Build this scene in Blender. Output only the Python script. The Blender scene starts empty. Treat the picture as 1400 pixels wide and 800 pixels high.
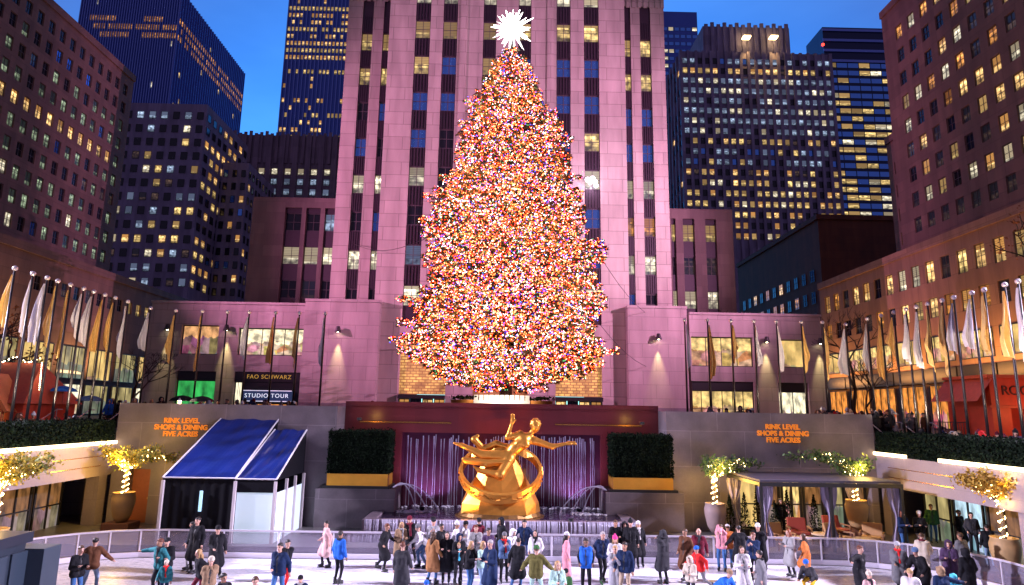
import bpy, bmesh, math, random
import numpy as np
from mathutils import Matrix, Vector
R = math.radians
sc = bpy.context.scene
COL = sc.collection

# ---------------------------------------------------------------- camera
EYE = Vector((0, 0, 5.4)); FPX = 880.0
YAW, PITCH, ROLL = 0.015035, 0.182307, 0.0157
_f = Vector((math.sin(YAW)*math.cos(PITCH), math.cos(YAW)*math.cos(PITCH), math.sin(PITCH)))
_r0 = Vector((math.cos(YAW), -math.sin(YAW), 0)); _u0 = _r0.cross(_f)
_r = _r0*math.cos(ROLL)+_u0*math.sin(ROLL); _u = -_r0*math.sin(ROLL)+_u0*math.cos(ROLL)
cd = bpy.data.cameras.new('camera'); cam = bpy.data.objects.new('camera', cd); COL.objects.link(cam)
cd.sensor_fit = 'HORIZONTAL'; cd.sensor_width = 36; cd.lens = 36*FPX/1400; cd.clip_end = 3000; cd.clip_start = .1
_m = Matrix((_r, _u, -_f)).transposed().to_4x4(); _m.translation = EYE
cam.matrix_world = _m
sc.camera = cam

def at(x, y, Y=None, X=None, Z=None):
    """the point of the place that the survey pixel (x, y) of the photograph shows, at a known depth, side or height"""
    d = _f+_r*((x-700)/FPX)-_u*((y-400)/FPX)
    t = Y/d.y if Y is not None else X/d.x if X is not None else (Z-EYE.z)/d.z
    return EYE+d*t

# ---------------------------------------------------------------- world, exposure
w = bpy.data.worlds.new('World'); sc.world = w; w.use_nodes = True
nt = w.node_tree; nt.nodes.clear()
N = nt.nodes.new; L = nt.links.new
out = N('ShaderNodeOutputWorld'); bg = N('ShaderNodeBackground'); sky = N('ShaderNodeTexSky')
sky.sky_type = 'NISHITA'; sky.sun_disc = False; sky.sun_elevation = R(2.5); sky.sun_rotation = R(0)
sky.air_density = 1.0; sky.dust_density = .2; sky.ozone_density = 6.0; sky.altitude = 200
hs = N('ShaderNodeHueSaturation'); hs.inputs['Saturation'].default_value = .8
tint = N('ShaderNodeMix'); tint.data_type = 'RGBA'; tint.blend_type = 'MULTIPLY'; tint.inputs[0].default_value = 1
tc = N('ShaderNodeTexCoord'); mp = N('ShaderNodeMapping'); mp.inputs['Scale'].default_value = (1.2, 1.2, 4)
ns = N('ShaderNodeTexNoise'); ns.inputs['Scale'].default_value = 1.7; ns.inputs['Detail'].default_value = 5
rp = N('ShaderNodeValToRGB'); rp.color_ramp.elements[0].position = .42; rp.color_ramp.elements[1].position = .72
rp.color_ramp.elements[0].color = (1.15, 3.8, 5.8, 1); rp.color_ramp.elements[1].color = (2.1, 5.2, 7.0, 1)
L(tc.outputs['Generated'], mp.inputs[0]); L(mp.outputs[0], ns.inputs['Vector']); L(ns.outputs['Fac'], rp.inputs[0])
L(sky.outputs[0], hs.inputs['Color']); L(hs.outputs[0], tint.inputs[6]); L(rp.outputs[0], tint.inputs[7])
# dusk: the western sky ahead still glows, the unseen sky behind the viewer is dimmed to cut facade fill
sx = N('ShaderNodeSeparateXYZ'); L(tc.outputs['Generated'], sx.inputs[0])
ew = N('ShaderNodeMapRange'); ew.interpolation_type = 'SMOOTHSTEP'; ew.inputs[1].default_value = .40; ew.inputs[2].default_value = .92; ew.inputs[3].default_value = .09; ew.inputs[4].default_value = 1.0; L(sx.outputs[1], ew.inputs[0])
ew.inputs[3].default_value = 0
dk = N('ShaderNodeMix'); dk.data_type = 'RGBA'; L(ew.outputs[0], dk.inputs[0]); dk.inputs[6].default_value = (.80, .64, 1.4, 1); L(tint.outputs[2], dk.inputs[7])   # flat mauve put into the unseen eastern sky to tint the facade fill
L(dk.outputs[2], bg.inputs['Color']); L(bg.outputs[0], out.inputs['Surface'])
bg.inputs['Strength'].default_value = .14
sun = bpy.data.lights.new('dusk_sun', 'SUN'); so = bpy.data.objects.new('dusk_sun', sun); COL.objects.link(so)
sun.energy = .06; sun.angle = R(30); sun.color = (.55, .65, 1.0)
so.rotation_euler = (R(-84), 0, 0); so.location = (0, -50, 80)
sc.view_settings.view_transform = 'Standard'; sc.view_settings.look = 'None'
sc.view_settings.exposure = 0; sc.view_settings.gamma = 1
cy = sc.cycles
cy.use_denoising = True; cy.sample_clamp_indirect = 4; cy.max_bounces = 6; cy.diffuse_bounces = 3; cy.glossy_bounces = 3
cy.transmission_bounces = 4; cy.transparent_max_bounces = 12; cy.caustics_reflective = False; cy.caustics_refractive = False

def lamp(name, kind, loc, energy, color, target=None, size=.3, spot=60, blend=.5, parent=None, sizey=None):
    d = bpy.data.lights.new(name, kind); d.energy = energy; d.color = color
    if kind == 'AREA':
        d.size = size
        if sizey: d.shape = 'RECTANGLE'; d.size_y = sizey
    else: d.shadow_soft_size = size
    if kind == 'SPOT': d.spot_size = R(spot); d.spot_blend = blend
    o = bpy.data.objects.new(name, d); COL.objects.link(o); o.location = loc
    if target is not None:
        o.rotation_euler = (Vector(target)-Vector(loc)).to_track_quat('-Z', 'Y').to_euler()
    if parent: o.parent = parent; o.matrix_parent_inverse = Matrix.Translation(-Vector(parent.location))
    return o

# ---------------------------------------------------------------- naming
def tag(o, label=None, cat=None, group=None, kind=None):
    if label: o['label'] = label
    if cat: o['category'] = cat
    if group: o['group'] = group
    if kind: o['kind'] = kind
    return o
def thing(name, label, cat, loc=(0, 0, 0), rz=0, group=None):
    o = bpy.data.objects.new(name, None); COL.objects.link(o); o.empty_display_size = .2
    o.location = loc; o.rotation_euler = (0, 0, rz)
    return tag(o, label, cat, group)
def copy_tree(o, parent=None):
    c = o.copy(); COL.objects.link(c)
    if parent: c.parent = parent
    for ch in o.children: copy_tree(ch, c)
    return c
ORD = ['first', 'second', 'third', 'fourth', 'fifth', 'sixth', 'seventh', 'eighth', 'ninth', 'tenth', 'eleventh', 'twelfth', 'thirteenth', 'fourteenth', 'fifteenth', 'sixteenth', 'seventeenth', 'eighteenth', 'nineteenth', 'twentieth']+['%dth' % i for i in range(21, 60)]

# ---------------------------------------------------------------- mesh builder
class MB:
    def __init__(s): s.v = []; s.f = []; s.m = []; s.uv = []; s.rnd = []; s.M = None
    def _p(s, p): s.v.append(tuple(s.M @ Vector(p)) if s.M is not None else tuple(p)); return len(s.v)-1
    def face(s, pts, m=0, uv=None, rnd=0.0):
        s.f.append([s._p(p) for p in pts]); s.m.append(m); s.uv.append(uv); s.rnd.append(rnd)
    def box(s, x0, x1, y0, y1, z0, z1, m=0, skip=''):
        a = [(x0, y0, z0), (x1, y0, z0), (x1, y1, z0), (x0, y1, z0), (x0, y0, z1), (x1, y0, z1), (x1, y1, z1), (x0, y1, z1)]
        i = [s._p(p) for p in a]
        for nm, q in (('b', (3, 2, 1, 0)), ('t', (4, 5, 6, 7)), ('f', (0, 1, 5, 4)), ('r', (1, 2, 6, 5)), ('k', (2, 3, 7, 6)), ('l', (3, 0, 4, 7))):
            if nm in skip: continue
            s.f.append([i[k] for k in q]); s.m.append(m); s.uv.append(None); s.rnd.append(0.0)
    def tube(s, pts, rad, n=8, m=0, cap=True):
        pts = [Vector(p) for p in pts]
        if not isinstance(rad, (list, tuple)): rad = [rad]*len(pts)
        rings = []; prev = None
        for k, p in enumerate(pts):
            d = (pts[min(k+1, len(pts)-1)]-pts[max(k-1, 0)])
            d = d.normalized() if d.length > 1e-9 else Vector((0, 0, 1))
            if prev is None: a = d.orthogonal().normalized()
            else:
                a = prev-d*prev.dot(d); a = a.normalized() if a.length > 1e-6 else d.orthogonal().normalized()
            prev = a; b = d.cross(a)
            rings.append([s._p(p+(a*math.cos(2*math.pi*j/n)+b*math.sin(2*math.pi*j/n))*rad[k]) for j in range(n)])
        for k in range(len(rings)-1):
            for j in range(n):
                s.f.append([rings[k][j], rings[k][(j+1) % n], rings[k+1][(j+1) % n], rings[k+1][j]]); s.m.append(m); s.uv.append(None); s.rnd.append(0.0)
        if cap:
            for q in (rings[0][::-1], rings[-1]): s.f.append(list(q)); s.m.append(m); s.uv.append(None); s.rnd.append(0.0)
    def bar(s, a, b, wd, m=0): s.tube([a, b], wd*.7071, 4, m)
    def lathe(s, prof, c=(0, 0, 0), n=20, m=0, ph=0):
        rings = [[s._p((c[0]+r*math.cos(2*math.pi*j/n+ph), c[1]+r*math.sin(2*math.pi*j/n+ph), c[2]+z)) for j in range(n)] for r, z in prof]
        for k in range(len(rings)-1):
            for j in range(n):
                s.f.append([rings[k][j], rings[k][(j+1) % n], rings[k+1][(j+1) % n], rings[k+1][j]]); s.m.append(m); s.uv.append(None); s.rnd.append(0.0)
        for q in (rings[0][::-1], rings[-1]): s.f.append(list(q)); s.m.append(m); s.uv.append(None); s.rnd.append(0.0)
    def ball(s, c, r, m=0, n=8):
        s.lathe([(r*math.sin(math.pi*max(k, .02)/n), -r*math.cos(math.pi*k/n)) for k in range(n)]+[(r*.02, r)], c, n, m)
    def facade(s, u0, u1, v0, v1, ops, rec=.3, m=0, mr=None):
        """a wall plane at y=0 facing -y with real openings (a, b, c, d) and their reveals"""
        us = sorted({u0, u1} | {o[0] for o in ops} | {o[1] for o in ops}); vs = sorted({v0, v1} | {o[2] for o in ops} | {o[3] for o in ops})
        ui = {u: i for i, u in enumerate(us)}; vi = {v: i for i, v in enumerate(vs)}
        hole = set()
        for a, b, c, d in ops:
            for i in range(ui[a], ui[b]):
                for j in range(vi[c], vi[d]): hole.add((i, j))
        # merge rows of cells into strips
        for j in range(len(vs)-1):
            i = 0
            while i < len(us)-1:
                if (i, j) in hole: i += 1; continue
                k = i
                while k < len(us)-1 and (k, j) not in hole: k += 1
                s.face([(us[i], 0, vs[j]), (us[k], 0, vs[j]), (us[k], 0, vs[j+1]), (us[i], 0, vs[j+1])], m); i = k
        q = m if mr is None else mr
        for a, b, c, d in ops:
            s.face([(a, 0, c), (a, 0, d), (a, rec, d), (a, rec, c)], q); s.face([(b, 0, d), (b, 0, c), (b, rec, c), (b, rec, d)], q)
            s.face([(a, 0, d), (b, 0, d), (b, rec, d), (a, rec, d)], q); s.face([(b, 0, c), (a, 0, c), (a, rec, c), (b, rec, c)], q)
    def build(s, name, mats, parent=None, loc=None, smooth=False, bevel=0):
        me = bpy.data.meshes.new(name); me.from_pydata(s.v, [], s.f)
        if not isinstance(mats, (list, tuple)): mats = [mats]
        for m in mats: me.materials.append(m)
        me.polygons.foreach_set('material_index', s.m)
        if smooth: me.polygons.foreach_set('use_smooth', [True]*len(s.f))
        if any(u is not None for u in s.uv):
            l = me.uv_layers.new(name='UVMap'); c = []
            for f, u in zip(s.f, s.uv): c += [x for p in (u or [(0, 0)]*len(f)) for x in p]
            l.data.foreach_set('uv', c)
            a = me.attributes.new('rnd', 'FLOAT', 'FACE'); a.data.foreach_set('value', s.rnd)
        me.update()
        o = bpy.data.objects.new(name, me); COL.objects.link(o)
        if parent: o.parent = parent
        if loc: o.location = loc
        if bevel:
            b = o.modifiers.new('bevel', 'BEVEL'); b.width = bevel; b.segments = 2; b.limit_method = 'ANGLE'
        return o

def RotZ(deg, loc=(0, 0, 0)): return Matrix.Translation(loc) @ Matrix.Rotation(R(deg), 4, 'Z')

# ---------------------------------------------------------------- materials
MATS = {}
def _new(name):
    m = bpy.data.materials.new(name); m.use_nodes = True
    return m, m.node_tree.nodes['Principled BSDF'], m.node_tree
def pm(name, col, rough=.6, metal=0, emit=None, es=0, noise=0, nscale=8, bump=0, spec=.5, alpha=1, trans=0, sheen=0, sample=True):
    if name in MATS: return MATS[name]
    m, b, t = _new(name); MATS[name] = m
    b.inputs['Base Color'].default_value = (*col, 1); b.inputs['Roughness'].default_value = rough; b.inputs['Metallic'].default_value = metal
    b.inputs['Specular IOR Level'].default_value = spec; b.inputs['Alpha'].default_value = alpha; b.inputs['Transmission Weight'].default_value = trans
    if emit: b.inputs['Emission Color'].default_value = (*emit, 1); b.inputs['Emission Strength'].default_value = es
    if noise or bump:
        tc = t.nodes.new('ShaderNodeTexCoord'); n = t.nodes.new('ShaderNodeTexNoise'); n.inputs['Scale'].default_value = nscale; n.inputs['Detail'].default_value = 5
        t.links.new(tc.outputs['Object'], n.inputs['Vector'])
        if noise:
            r = t.nodes.new('ShaderNodeMix'); r.data_type = 'RGBA'
            r.inputs[6].default_value = (*[c*(1-noise) for c in col], 1); r.inputs[7].default_value = (*[min(1, c*(1+noise)) for c in col], 1)
            t.links.new(n.outputs['Fac'], r.inputs[0]); t.links.new(r.outputs[2], b.inputs['Base Color'])
        if bump:
            bp = t.nodes.new('ShaderNodeBump'); bp.inputs['Strength'].default_value = bump; bp.inputs['Distance'].default_value = .05
            t.links.new(n.outputs['Fac'], bp.inputs['Height']); t.links.new(bp.outputs[0], b.inputs['Normal'])
    if not sample: m.cycles.emission_sampling = 'NONE'
    return m
def stone(name, col, bw=1.6, bh=.65, joint=.6, rough=.75, var=.14, jw=.018, stain=.35, bump=.25, streak=True):
    """ashlar: blocks with joints, block to block variation, soft vertical weather streaks"""
    if name in MATS: return MATS[name]
    m, b, t = _new(name); MATS[name] = m; n = t.nodes.new; l = t.links.new
    tc = n('ShaderNodeTexCoord'); sp = n('ShaderNodeSeparateXYZ'); l(tc.outputs['Object'], sp.inputs[0])
    ad = n('ShaderNodeMath'); l(sp.outputs[0], ad.inputs[0]); l(sp.outputs[1], ad.inputs[1])
    cb = n('ShaderNodeCombineXYZ'); l(ad.outputs[0], cb.inputs[0]); l(sp.outputs[2], cb.inputs[1])
    br = n('ShaderNodeTexBrick'); l(cb.outputs[0], br.inputs['Vector']); br.inputs['Scale'].default_value = 1
    br.inputs['Brick Width'].default_value = bw; br.inputs['Row Height'].default_value = bh; br.inputs['Mortar Size'].default_value = jw
    br.inputs['Mortar Smooth'].default_value = .4; br.inputs['Bias'].default_value = 0
    br.inputs['Color1'].default_value = (*[c*(1-var) for c in col], 1); br.inputs['Color2'].default_value = (*[c*(1+var) for c in col], 1)
    br.inputs['Mortar'].default_value = (*[c*joint for c in col], 1)
    mp = n('ShaderNodeMapping'); mp.inputs['Scale'].default_value = (.9, .9, .16) if streak else (.6, .6, .6); l(tc.outputs['Object'], mp.inputs[0])
    no = n('ShaderNodeTexNoise'); no.inputs['Scale'].default_value = 1; no.inputs['Detail'].default_value = 6; l(mp.outputs[0], no.inputs['Vector'])
    mr = n('ShaderNodeMapRange'); mr.inputs[1].default_value = .3; mr.inputs[2].default_value = .7; mr.inputs[3].default_value = 1-stain; mr.inputs[4].default_value = 1.08
    l(no.outputs['Fac'], mr.inputs[0])
    fn = n('ShaderNodeTexNoise'); fn.inputs['Scale'].default_value = 14; fn.inputs['Detail'].default_value = 4; l(tc.outputs['Object'], fn.inputs['Vector'])
    mf = n('ShaderNodeMapRange'); mf.inputs[3].default_value = .86; mf.inputs[4].default_value = 1.12; l(fn.outputs['Fac'], mf.inputs[0])
    mm = n('ShaderNodeMath'); mm.operation = 'MULTIPLY'; l(mr.outputs[0], mm.inputs[0]); l(mf.outputs[0], mm.inputs[1])
    mx = n('ShaderNodeVectorMath'); mx.operation = 'SCALE'; l(br.outputs['Color'], mx.inputs[0]); l(mm.outputs[0], mx.inputs['Scale'])
    l(mx.outputs[0], b.inputs['Base Color']); b.inputs['Roughness'].default_value = rough
    bp = n('ShaderNodeBump'); bp.inputs['Strength'].default_value = bump; bp.inputs['Distance'].default_value = .03; bp.invert = True
    l(br.outputs['Fac'], bp.inputs['Height']); l(bp.outputs[0], b.inputs['Normal'])
    return m
def pane(name, col, es, blind=(1, .8, .5), glass=(.02, .03, .05), fill=1.0, metal=0):
    """a lit office window: the room behind (ceiling lamps, desks), a blind drawn to a height of its own, glass on top"""
    if name in MATS: return MATS[name]
    m, b, t = _new(name); MATS[name] = m; n = t.nodes.new; l = t.links.new
    b.inputs['Base Color'].default_value = (*glass, 1); b.inputs['Roughness'].default_value = .08; b.inputs['Metallic'].default_value = metal
    if es:
        uv = n('ShaderNodeUVMap'); sp = n('ShaderNodeSeparateXYZ'); l(uv.outputs[0], sp.inputs[0])
        rn = n('ShaderNodeAttribute'); rn.attribute_name = 'rnd'
        def math_(op, a, b_=None, c=None):
            q = n('ShaderNodeMath'); q.operation = op
            for k, x in enumerate((a, b_, c)):
                if x is None: continue
                if isinstance(x, (int, float)): q.inputs[k].default_value = x
                else: l(x, q.inputs[k])
            return q.outputs[0]
        r = rn.outputs['Fac']
        cb = n('ShaderNodeCombineXYZ'); l(math_('ADD', math_('MULTIPLY', sp.outputs[0], 1.6), math_('MULTIPLY', r, 37)), cb.inputs[0]); l(math_('MULTIPLY', sp.outputs[1], 2.2), cb.inputs[1]); l(math_('MULTIPLY', r, 91), cb.inputs[2])
        no = n('ShaderNodeTexNoise'); no.inputs['Scale'].default_value = 1.6; no.inputs['Detail'].default_value = 3; l(cb.outputs[0], no.inputs['Vector'])
        room = n('ShaderNodeMapRange'); room.inputs[1].default_value = .36; room.inputs[2].default_value = .66; room.inputs[3].default_value = .25; room.inputs[4].default_value = 1.5; l(no.outputs['Fac'], room.inputs[0])
        hh = math_('FRACT', math_('MULTIPLY', r, 13.7))
        isb = math_('GREATER_THAN', sp.outputs[1], math_('SUBTRACT', 1.0, math_('MULTIPLY', hh, .85)))
        slat = math_('MULTIPLY_ADD', math_('SINE', math_('MULTIPLY', sp.outputs[1], 70)), .10, .42)
        v_ = sp.outputs[1]; u_ = sp.outputs[0]
        lamps = math_('MULTIPLY', math_('MULTIPLY', math_('GREATER_THAN', v_, .70), math_('LESS_THAN', v_, .82)), math_('GREATER_THAN', math_('SINE', math_('MULTIPLY_ADD', u_, 11.0, math_('MULTIPLY', r, 40))), .15))
        desk = math_('MULTIPLY_ADD', math_('LESS_THAN', v_, math_('MULTIPLY_ADD', math_('FRACT', math_('MULTIPLY', r, 31)), .3, .08)), -.62, 1.0)
        inside = math_('MULTIPLY_ADD', lamps, 1.5, math_('MULTIPLY', room.outputs[0], desk))
        lum = n('ShaderNodeMix'); lum.data_type = 'FLOAT'; l(isb, lum.inputs[0]); l(inside, lum.inputs[2]); l(slat, lum.inputs[3])
        bri = math_('MULTIPLY_ADD', math_('FRACT', math_('MULTIPLY', r, 7.3)), .7, .5)
        cm = n('ShaderNodeMix'); cm.data_type = 'RGBA'; l(isb, cm.inputs[0]); cm.inputs[6].default_value = (*col, 1); cm.inputs[7].default_value = (*blind, 1)
        l(cm.outputs[2], b.inputs['Emission Color']); l(math_('MULTIPLY', math_('MULTIPLY', lum.outputs[0], bri), es), b.inputs['Emission Strength'])
        m.cycles.emission_sampling = 'NONE'
    return m

limestone = stone('limestone', (.42, .37, .33), 2.9, 1.32, .58, jw=.035, stain=.30, var=.10)
limestone_dark = stone('weathered_limestone', (.24, .20, .18), 1.8, .9, .7, jw=.02, stain=.35)
spandrel_m = pm('cast_aluminium', (.042, .026, .040), .5, .3, noise=.25)
frame_m = pm('window_frame', (.07, .055, .065), .5)
dframe_m = pm('dark_frame', (.015, .015, .018), .45)
black_m = pm('black_metal', (.012, .012, .014), .4)
P = dict(warm=pane('pane_warm', (1, .60, .22), 1.25, (1, .46, .12)), yellow=pane('pane_yellow', (1, .68, .24), .95, (1, .60, .20)),
         white=pane('pane_white', (1, .88, .62), 1.2, (.9, .72, .45)), green=pane('pane_green', (.62, .78, .50), .42, (.10, .13, .10)),
         orange=pane('pane_orange', (1, .40, .08), .8, (1, .36, .06)), dim=pane('pane_dim', (.5, .3, .2), .12, (.12, .1, .1)),
         cool=pane('pane_cool', (.55, .72, 1), .55, (.4, .5, .8)), dark=pane('pane_dark', (0, 0, 0), 0, glass=(.012, .013, .018)),
         blue=pane('pane_sky_blue', (0, 0, 0), 0, glass=(.16, .42, .95), metal=.9))  # blue in the glass colour stands in for reflected sky
PK = list(P); PI = {k: i for i, k in enumerate(PK)}
PM = [P[k] for k in PK]

def add_window(mb, u, v, wd, ht, kind, rng, bars=(1, 1), fr=.06, dep=.0, fm=None):
    """pane with its frame and glazing bars, centred u, sill v, standing at y=dep"""
    r = rng.random(); a, b, c, d = u-wd/2, u+wd/2, v, v+ht
    mb.face([(a, dep+.05, c), (b, dep+.05, c), (b, dep+.05, d), (a, dep+.05, d)], PI[kind], [(0, 0), (1, 0), (1, 1), (0, 1)], r)
    F = len(PM) if fm is None else fm
    for q in ((a, a+fr, c, d), (b-fr, b, c, d), (a+fr, b-fr, c, c+fr), (a+fr, b-fr, d-fr, d)): mb.box(q[0], q[1], dep, dep+.045, q[2], q[3], F)
    for k in range(bars[0]):
        x = a+(b-a)*(k+1)/(bars[0]+1); mb.box(x-fr*.4, x+fr*.4, dep+.005, dep+.042, c+fr, d-fr, F)
    for k in range(bars[1]):
        z = c+(d-c)*(k+1)/(bars[1]+1); mb.box(a+fr, b-fr, dep+.003, dep+.044, z-fr*.4, z+fr*.4, F)
def put_windows(root, specs, rng, frame=None, limit=100, name='window'):
    """specs: (M, u, v, w, h, kind, bars, dep) ; the first LIMIT as parts of their own, the rest as one part of kind stuff"""
    mats = PM+[frame or frame_m]
    rest = MB()
    for i, (M, u, v, wd, ht, kind, bars, dep) in enumerate(specs):
        if i < limit:
            mb = MB(); add_window(mb, 0, 0, wd, ht, kind, rng, bars, dep=dep, fr=min(.07, wd*.06))
            o = mb.build(name, mats, root); o.matrix_local = (M if M is not None else Matrix()) @ Matrix.Translation((u, 0, v))
        else:
            rest.M = M; add_window(rest, u, v, wd, ht, kind, rng, bars, dep=dep, fr=min(.07, wd*.06))
    if rest.f: tag(rest.build('distant_'+name, mats, root), kind='stuff')
def pick(rng, **kw):
    ks = list(kw); return rng.choices(ks, [kw[k] for k in ks])[0]
# ================================================================ GROUND
rng = random.Random(7)
SZ = 4.2                      # street level; the ice of the sunken rink is z = 0
XL, XR, YW = -17.0, 16.9, 29.5
FZ = .36                      # paving round the rink, a step above the ice
asphalt = pm('asphalt', (.05, .05, .055), .6, noise=.3, nscale=3, bump=.1)
paving = stone('plaza_paving', (.16, .15, .15), 1.2, 1.2, .6, jw=.015, rough=.35, stain=.3, streak=False)
mb = MB()
for x0, x1, y0, y1 in ((-400, 400, 31.6, 900), (-400, -30, -60, 31.6), (30, 400, -60, 31.6)): mb.face([(x0, y0, SZ), (x1, y0, SZ), (x1, y1, SZ), (x0, y1, SZ)])
tag(mb.build('street', asphalt), kind='structure')
mb = MB()
for x0, x1 in ((-30, XL-.5), (XR+.5, 30)):
    mb.box(x0, x1, -60, 31.6, 2.9, 3.4)
tag(mb.build('terrace_ground', paving), kind='structure')
mb = MB(); mb.face([(-30, -60, -.03), (30, -60, -.03), (30, 31.6, -.03), (-30, 31.6, -.03)]); mb.box(-30, 30, 25.12, 31.59, -.02, FZ)
tag(mb.build('rink_surround_floor', paving), kind='structure')
mb = MB(); mb.box(-30, 30, 31.6, 31.7, -.1, SZ); tag(mb.build('ground_edge', limestone_dark), kind='structure')

# rink outline (rounded), ice sheet
def rink_outline(X0=-16.2, X1=16.15, Y0=5.5, Y1=24.85, r=4.2, n=7):
    pts = []
    for cx, cy, a0 in ((X1-r, Y0+r, -90), (X1-r, Y1-r, 0), (X0+r, Y1-r, 90), (X0+r, Y0+r, 180)):
        for k in range(n+1):
            a = R(a0+90*k/n); pts.append((cx+r*math.cos(a), cy+r*math.sin(a)))
    return pts
def ice_mat():
    m, b, t = _new('ice'); n = t.nodes.new; l = t.links.new
    tc = n('ShaderNodeTexCoord'); a = n('ShaderNodeTexNoise'); a.inputs['Scale'].default_value = .35; a.inputs['Detail'].default_value = 6; l(tc.outputs['Object'], a.inputs['Vector'])
    mp = n('ShaderNodeMapping'); mp.inputs['Scale'].default_value = (1.2, 9, 1); mp.inputs['Rotation'].default_value = (0, 0, .5); l(tc.outputs['Object'], mp.inputs[0])
    s = n('ShaderNodeTexNoise'); s.inputs['Scale'].default_value = 2.4; s.inputs['Detail'].default_value = 8; s.inputs['Distortion'].default_value = 1.5; l(mp.outputs[0], s.inputs['Vector'])
    ad = n('ShaderNodeMath'); ad.operation = 'MULTIPLY_ADD'; l(s.outputs['Fac'], ad.inputs[0]); ad.inputs[1].default_value = .6; l(a.outputs['Fac'], ad.inputs[2])
    r = n('ShaderNodeValToRGB'); r.color_ramp.elements[0].position = .55; r.color_ramp.elements[1].position = 1.0
    r.color_ramp.elements[0].color = (.52, .54, .66, 1); r.color_ramp.elements[1].color = (.84, .83, .88, 1)
    l(ad.outputs[0], r.inputs[0]); l(r.outputs[0], b.inputs['Base Color'])
    rr = n('ShaderNodeMapRange'); rr.inputs[3].default_value = .12; rr.inputs[4].default_value = .45; l(s.outputs['Fac'], rr.inputs[0]); l(rr.outputs[0], b.inputs['Roughness'])
    bp = n('ShaderNodeBump'); bp.inputs['Strength'].default_value = .06; l(s.outputs['Fac'], bp.inputs['Height']); l(bp.outputs[0], b.inputs['Normal'])
    return m
OUT = rink_outline()
mb = MB(); mb.face([(x, y, 0) for x, y in OUT]); tag(mb.build('ice_rink_surface', ice_mat()), kind='structure')


# ================================================================ THE CENTRAL TOWER
def rect(x0, y0, x1, y1, Y):
    a, b = at(x0, y0, Y=Y), at(x1, y1, Y=Y); return a.x, b.x, b.z, a.z
tw = thing('skyscraper', 'tall pale stone tower washed pink, standing behind the lit Christmas tree', 'skyscraper', (0, 60, SZ))
BAYS = [(-9.4, -7.86), (-6.58, -5.1), (-2.46, -1.12), (1.15, 2.46), (5.06, 6.5), (7.86, 9.4)]
TOPV = 56.0
V0 = 9.3                                 # foot of the window bays
ENT = [(-9.4, -5.1, .0, 8.2), (-2.6, 2.5, .0, 8.2), (5.06, 9.4, .0, 8.2)]
def bay_ops(bays, top): return [(a, b, V0, top) for a, b in bays]
mb = MB(); mb.facade(-12.05, 12.05, 0, TOPV, bay_ops(BAYS, TOPV-1.5)+ENT, .42)
mb.face([(-12.05, 0, TOPV), (12.05, 0, TOPV), (12.05, 34, TOPV), (-12.05, 34, TOPV)])
mb.face([(-12.05, 34, 0), (-12.05, 0, 0), (-12.05, 0, TOPV), (-12.05, 34, TOPV)]); mb.face([(12.05, 0, 0), (12.05, 34, 0), (12.05, 34, TOPV), (12.05, 0, TOPV)])
for x in (-4.45, 4.45): mb.box(x-.35, x+.35, -.12, -.003, 8.9, TOPV)       # slender buttress strips beside the middle bays
mb.build('stone_shaft', limestone, tw)
WB_L = [(-15.45, -14.3), (-13.2, -12.35)]; WB_R = [(12.35, 13.2), (14.2, 15.35)]
WTOP = 45.3
for nm, u0, u1, bays in (('l', -17.0, -12.06, WB_L), ('r', 12.06, 16.8, WB_R)):
    mb = MB(); mb.M = Matrix.Translation((0, 2.5, 0)); mb.facade(u0, u1, 0, WTOP, bay_ops(bays, WTOP-.9), .6)
    mb.face([(u0, 0, WTOP), (u1, 0, WTOP), (u1, 30, WTOP), (u0, 30, WTOP)])
    mb.face([(u0, 30, 0), (u0, 0, 0), (u0, 0, WTOP), (u0, 30, WTOP)]); mb.face([(u1, 0, 0), (u1, 30, 0), (u1, 30, WTOP), (u1, 0, WTOP)])
    x = u0+.1
    while x < u1-.1: mb.box(x, x+.34, -.10, -.003, WTOP-1.1, WTOP+.25); x += .62
    mb.build('setback_wing', limestone, tw)
specs = []; spans = []
FLT = [44.74-SZ+3.96*(3-k) for k in range(11)]            # tops of the window rows, the uppermost first
pat = {0: 'wwwwww', 1: 'wwwwww', 2: 'wwwwww', 3: 'yyyyyy', 4: 'ybybbb', 5: 'bbkbbb', 6: 'bkkkby', 7: 'wkkkbw', 8: 'kkkkkb', 9: 'cbkkkb', 10: 'wkkkkw'}
kd = dict(w='white', y='yellow', b='blue', k='dark', c='cool', g='green', m='dim')
for k, top in enumerate(FLT):
    sill = top-2.0
    if sill < V0: continue
    for j, (a, b) in enumerate(BAYS):
        specs.append((None, (a+b)/2, sill, b-a, 2.0, kd[pat[k][j]], (1, 1), .2)); spans.append((a, b, 0, top, 1.96))
    for j, (a, b) in enumerate(WB_L+WB_R):
        if top > WTOP-.5: continue
        kind = {3: 'yellow', 4: 'yellow', 7: 'white', 9: 'white'}.get(k, 'blue' if (k+j) % 3 == 0 else 'dark')
        if j > 1 and k in (5, 6): kind = 'blue'
        if j > 1 and k in (8,): kind = 'orange'
        specs.append((None, (a+b)/2, sill, b-a, 2.0, kind, (1, 1), 2.75)); spans.append((a, b, 2.5, top, 1.96))
put_windows(tw, specs, rng, limit=120)
for a, b, dy, top, h in spans:
    mb = MB(); u = (b-a)/2
    mb.box(-u, u, .14, .2, 0, h); n_ = 5
    for k in range(n_):
        x = -u+(k+.5)*2*u/n_; mb.box(x-.06, x+.06, .06, .138, .06, h-.06)
    o = mb.build('spandrel', spandrel_m, tw); o.location = ((a+b)/2, dy, top)
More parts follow.
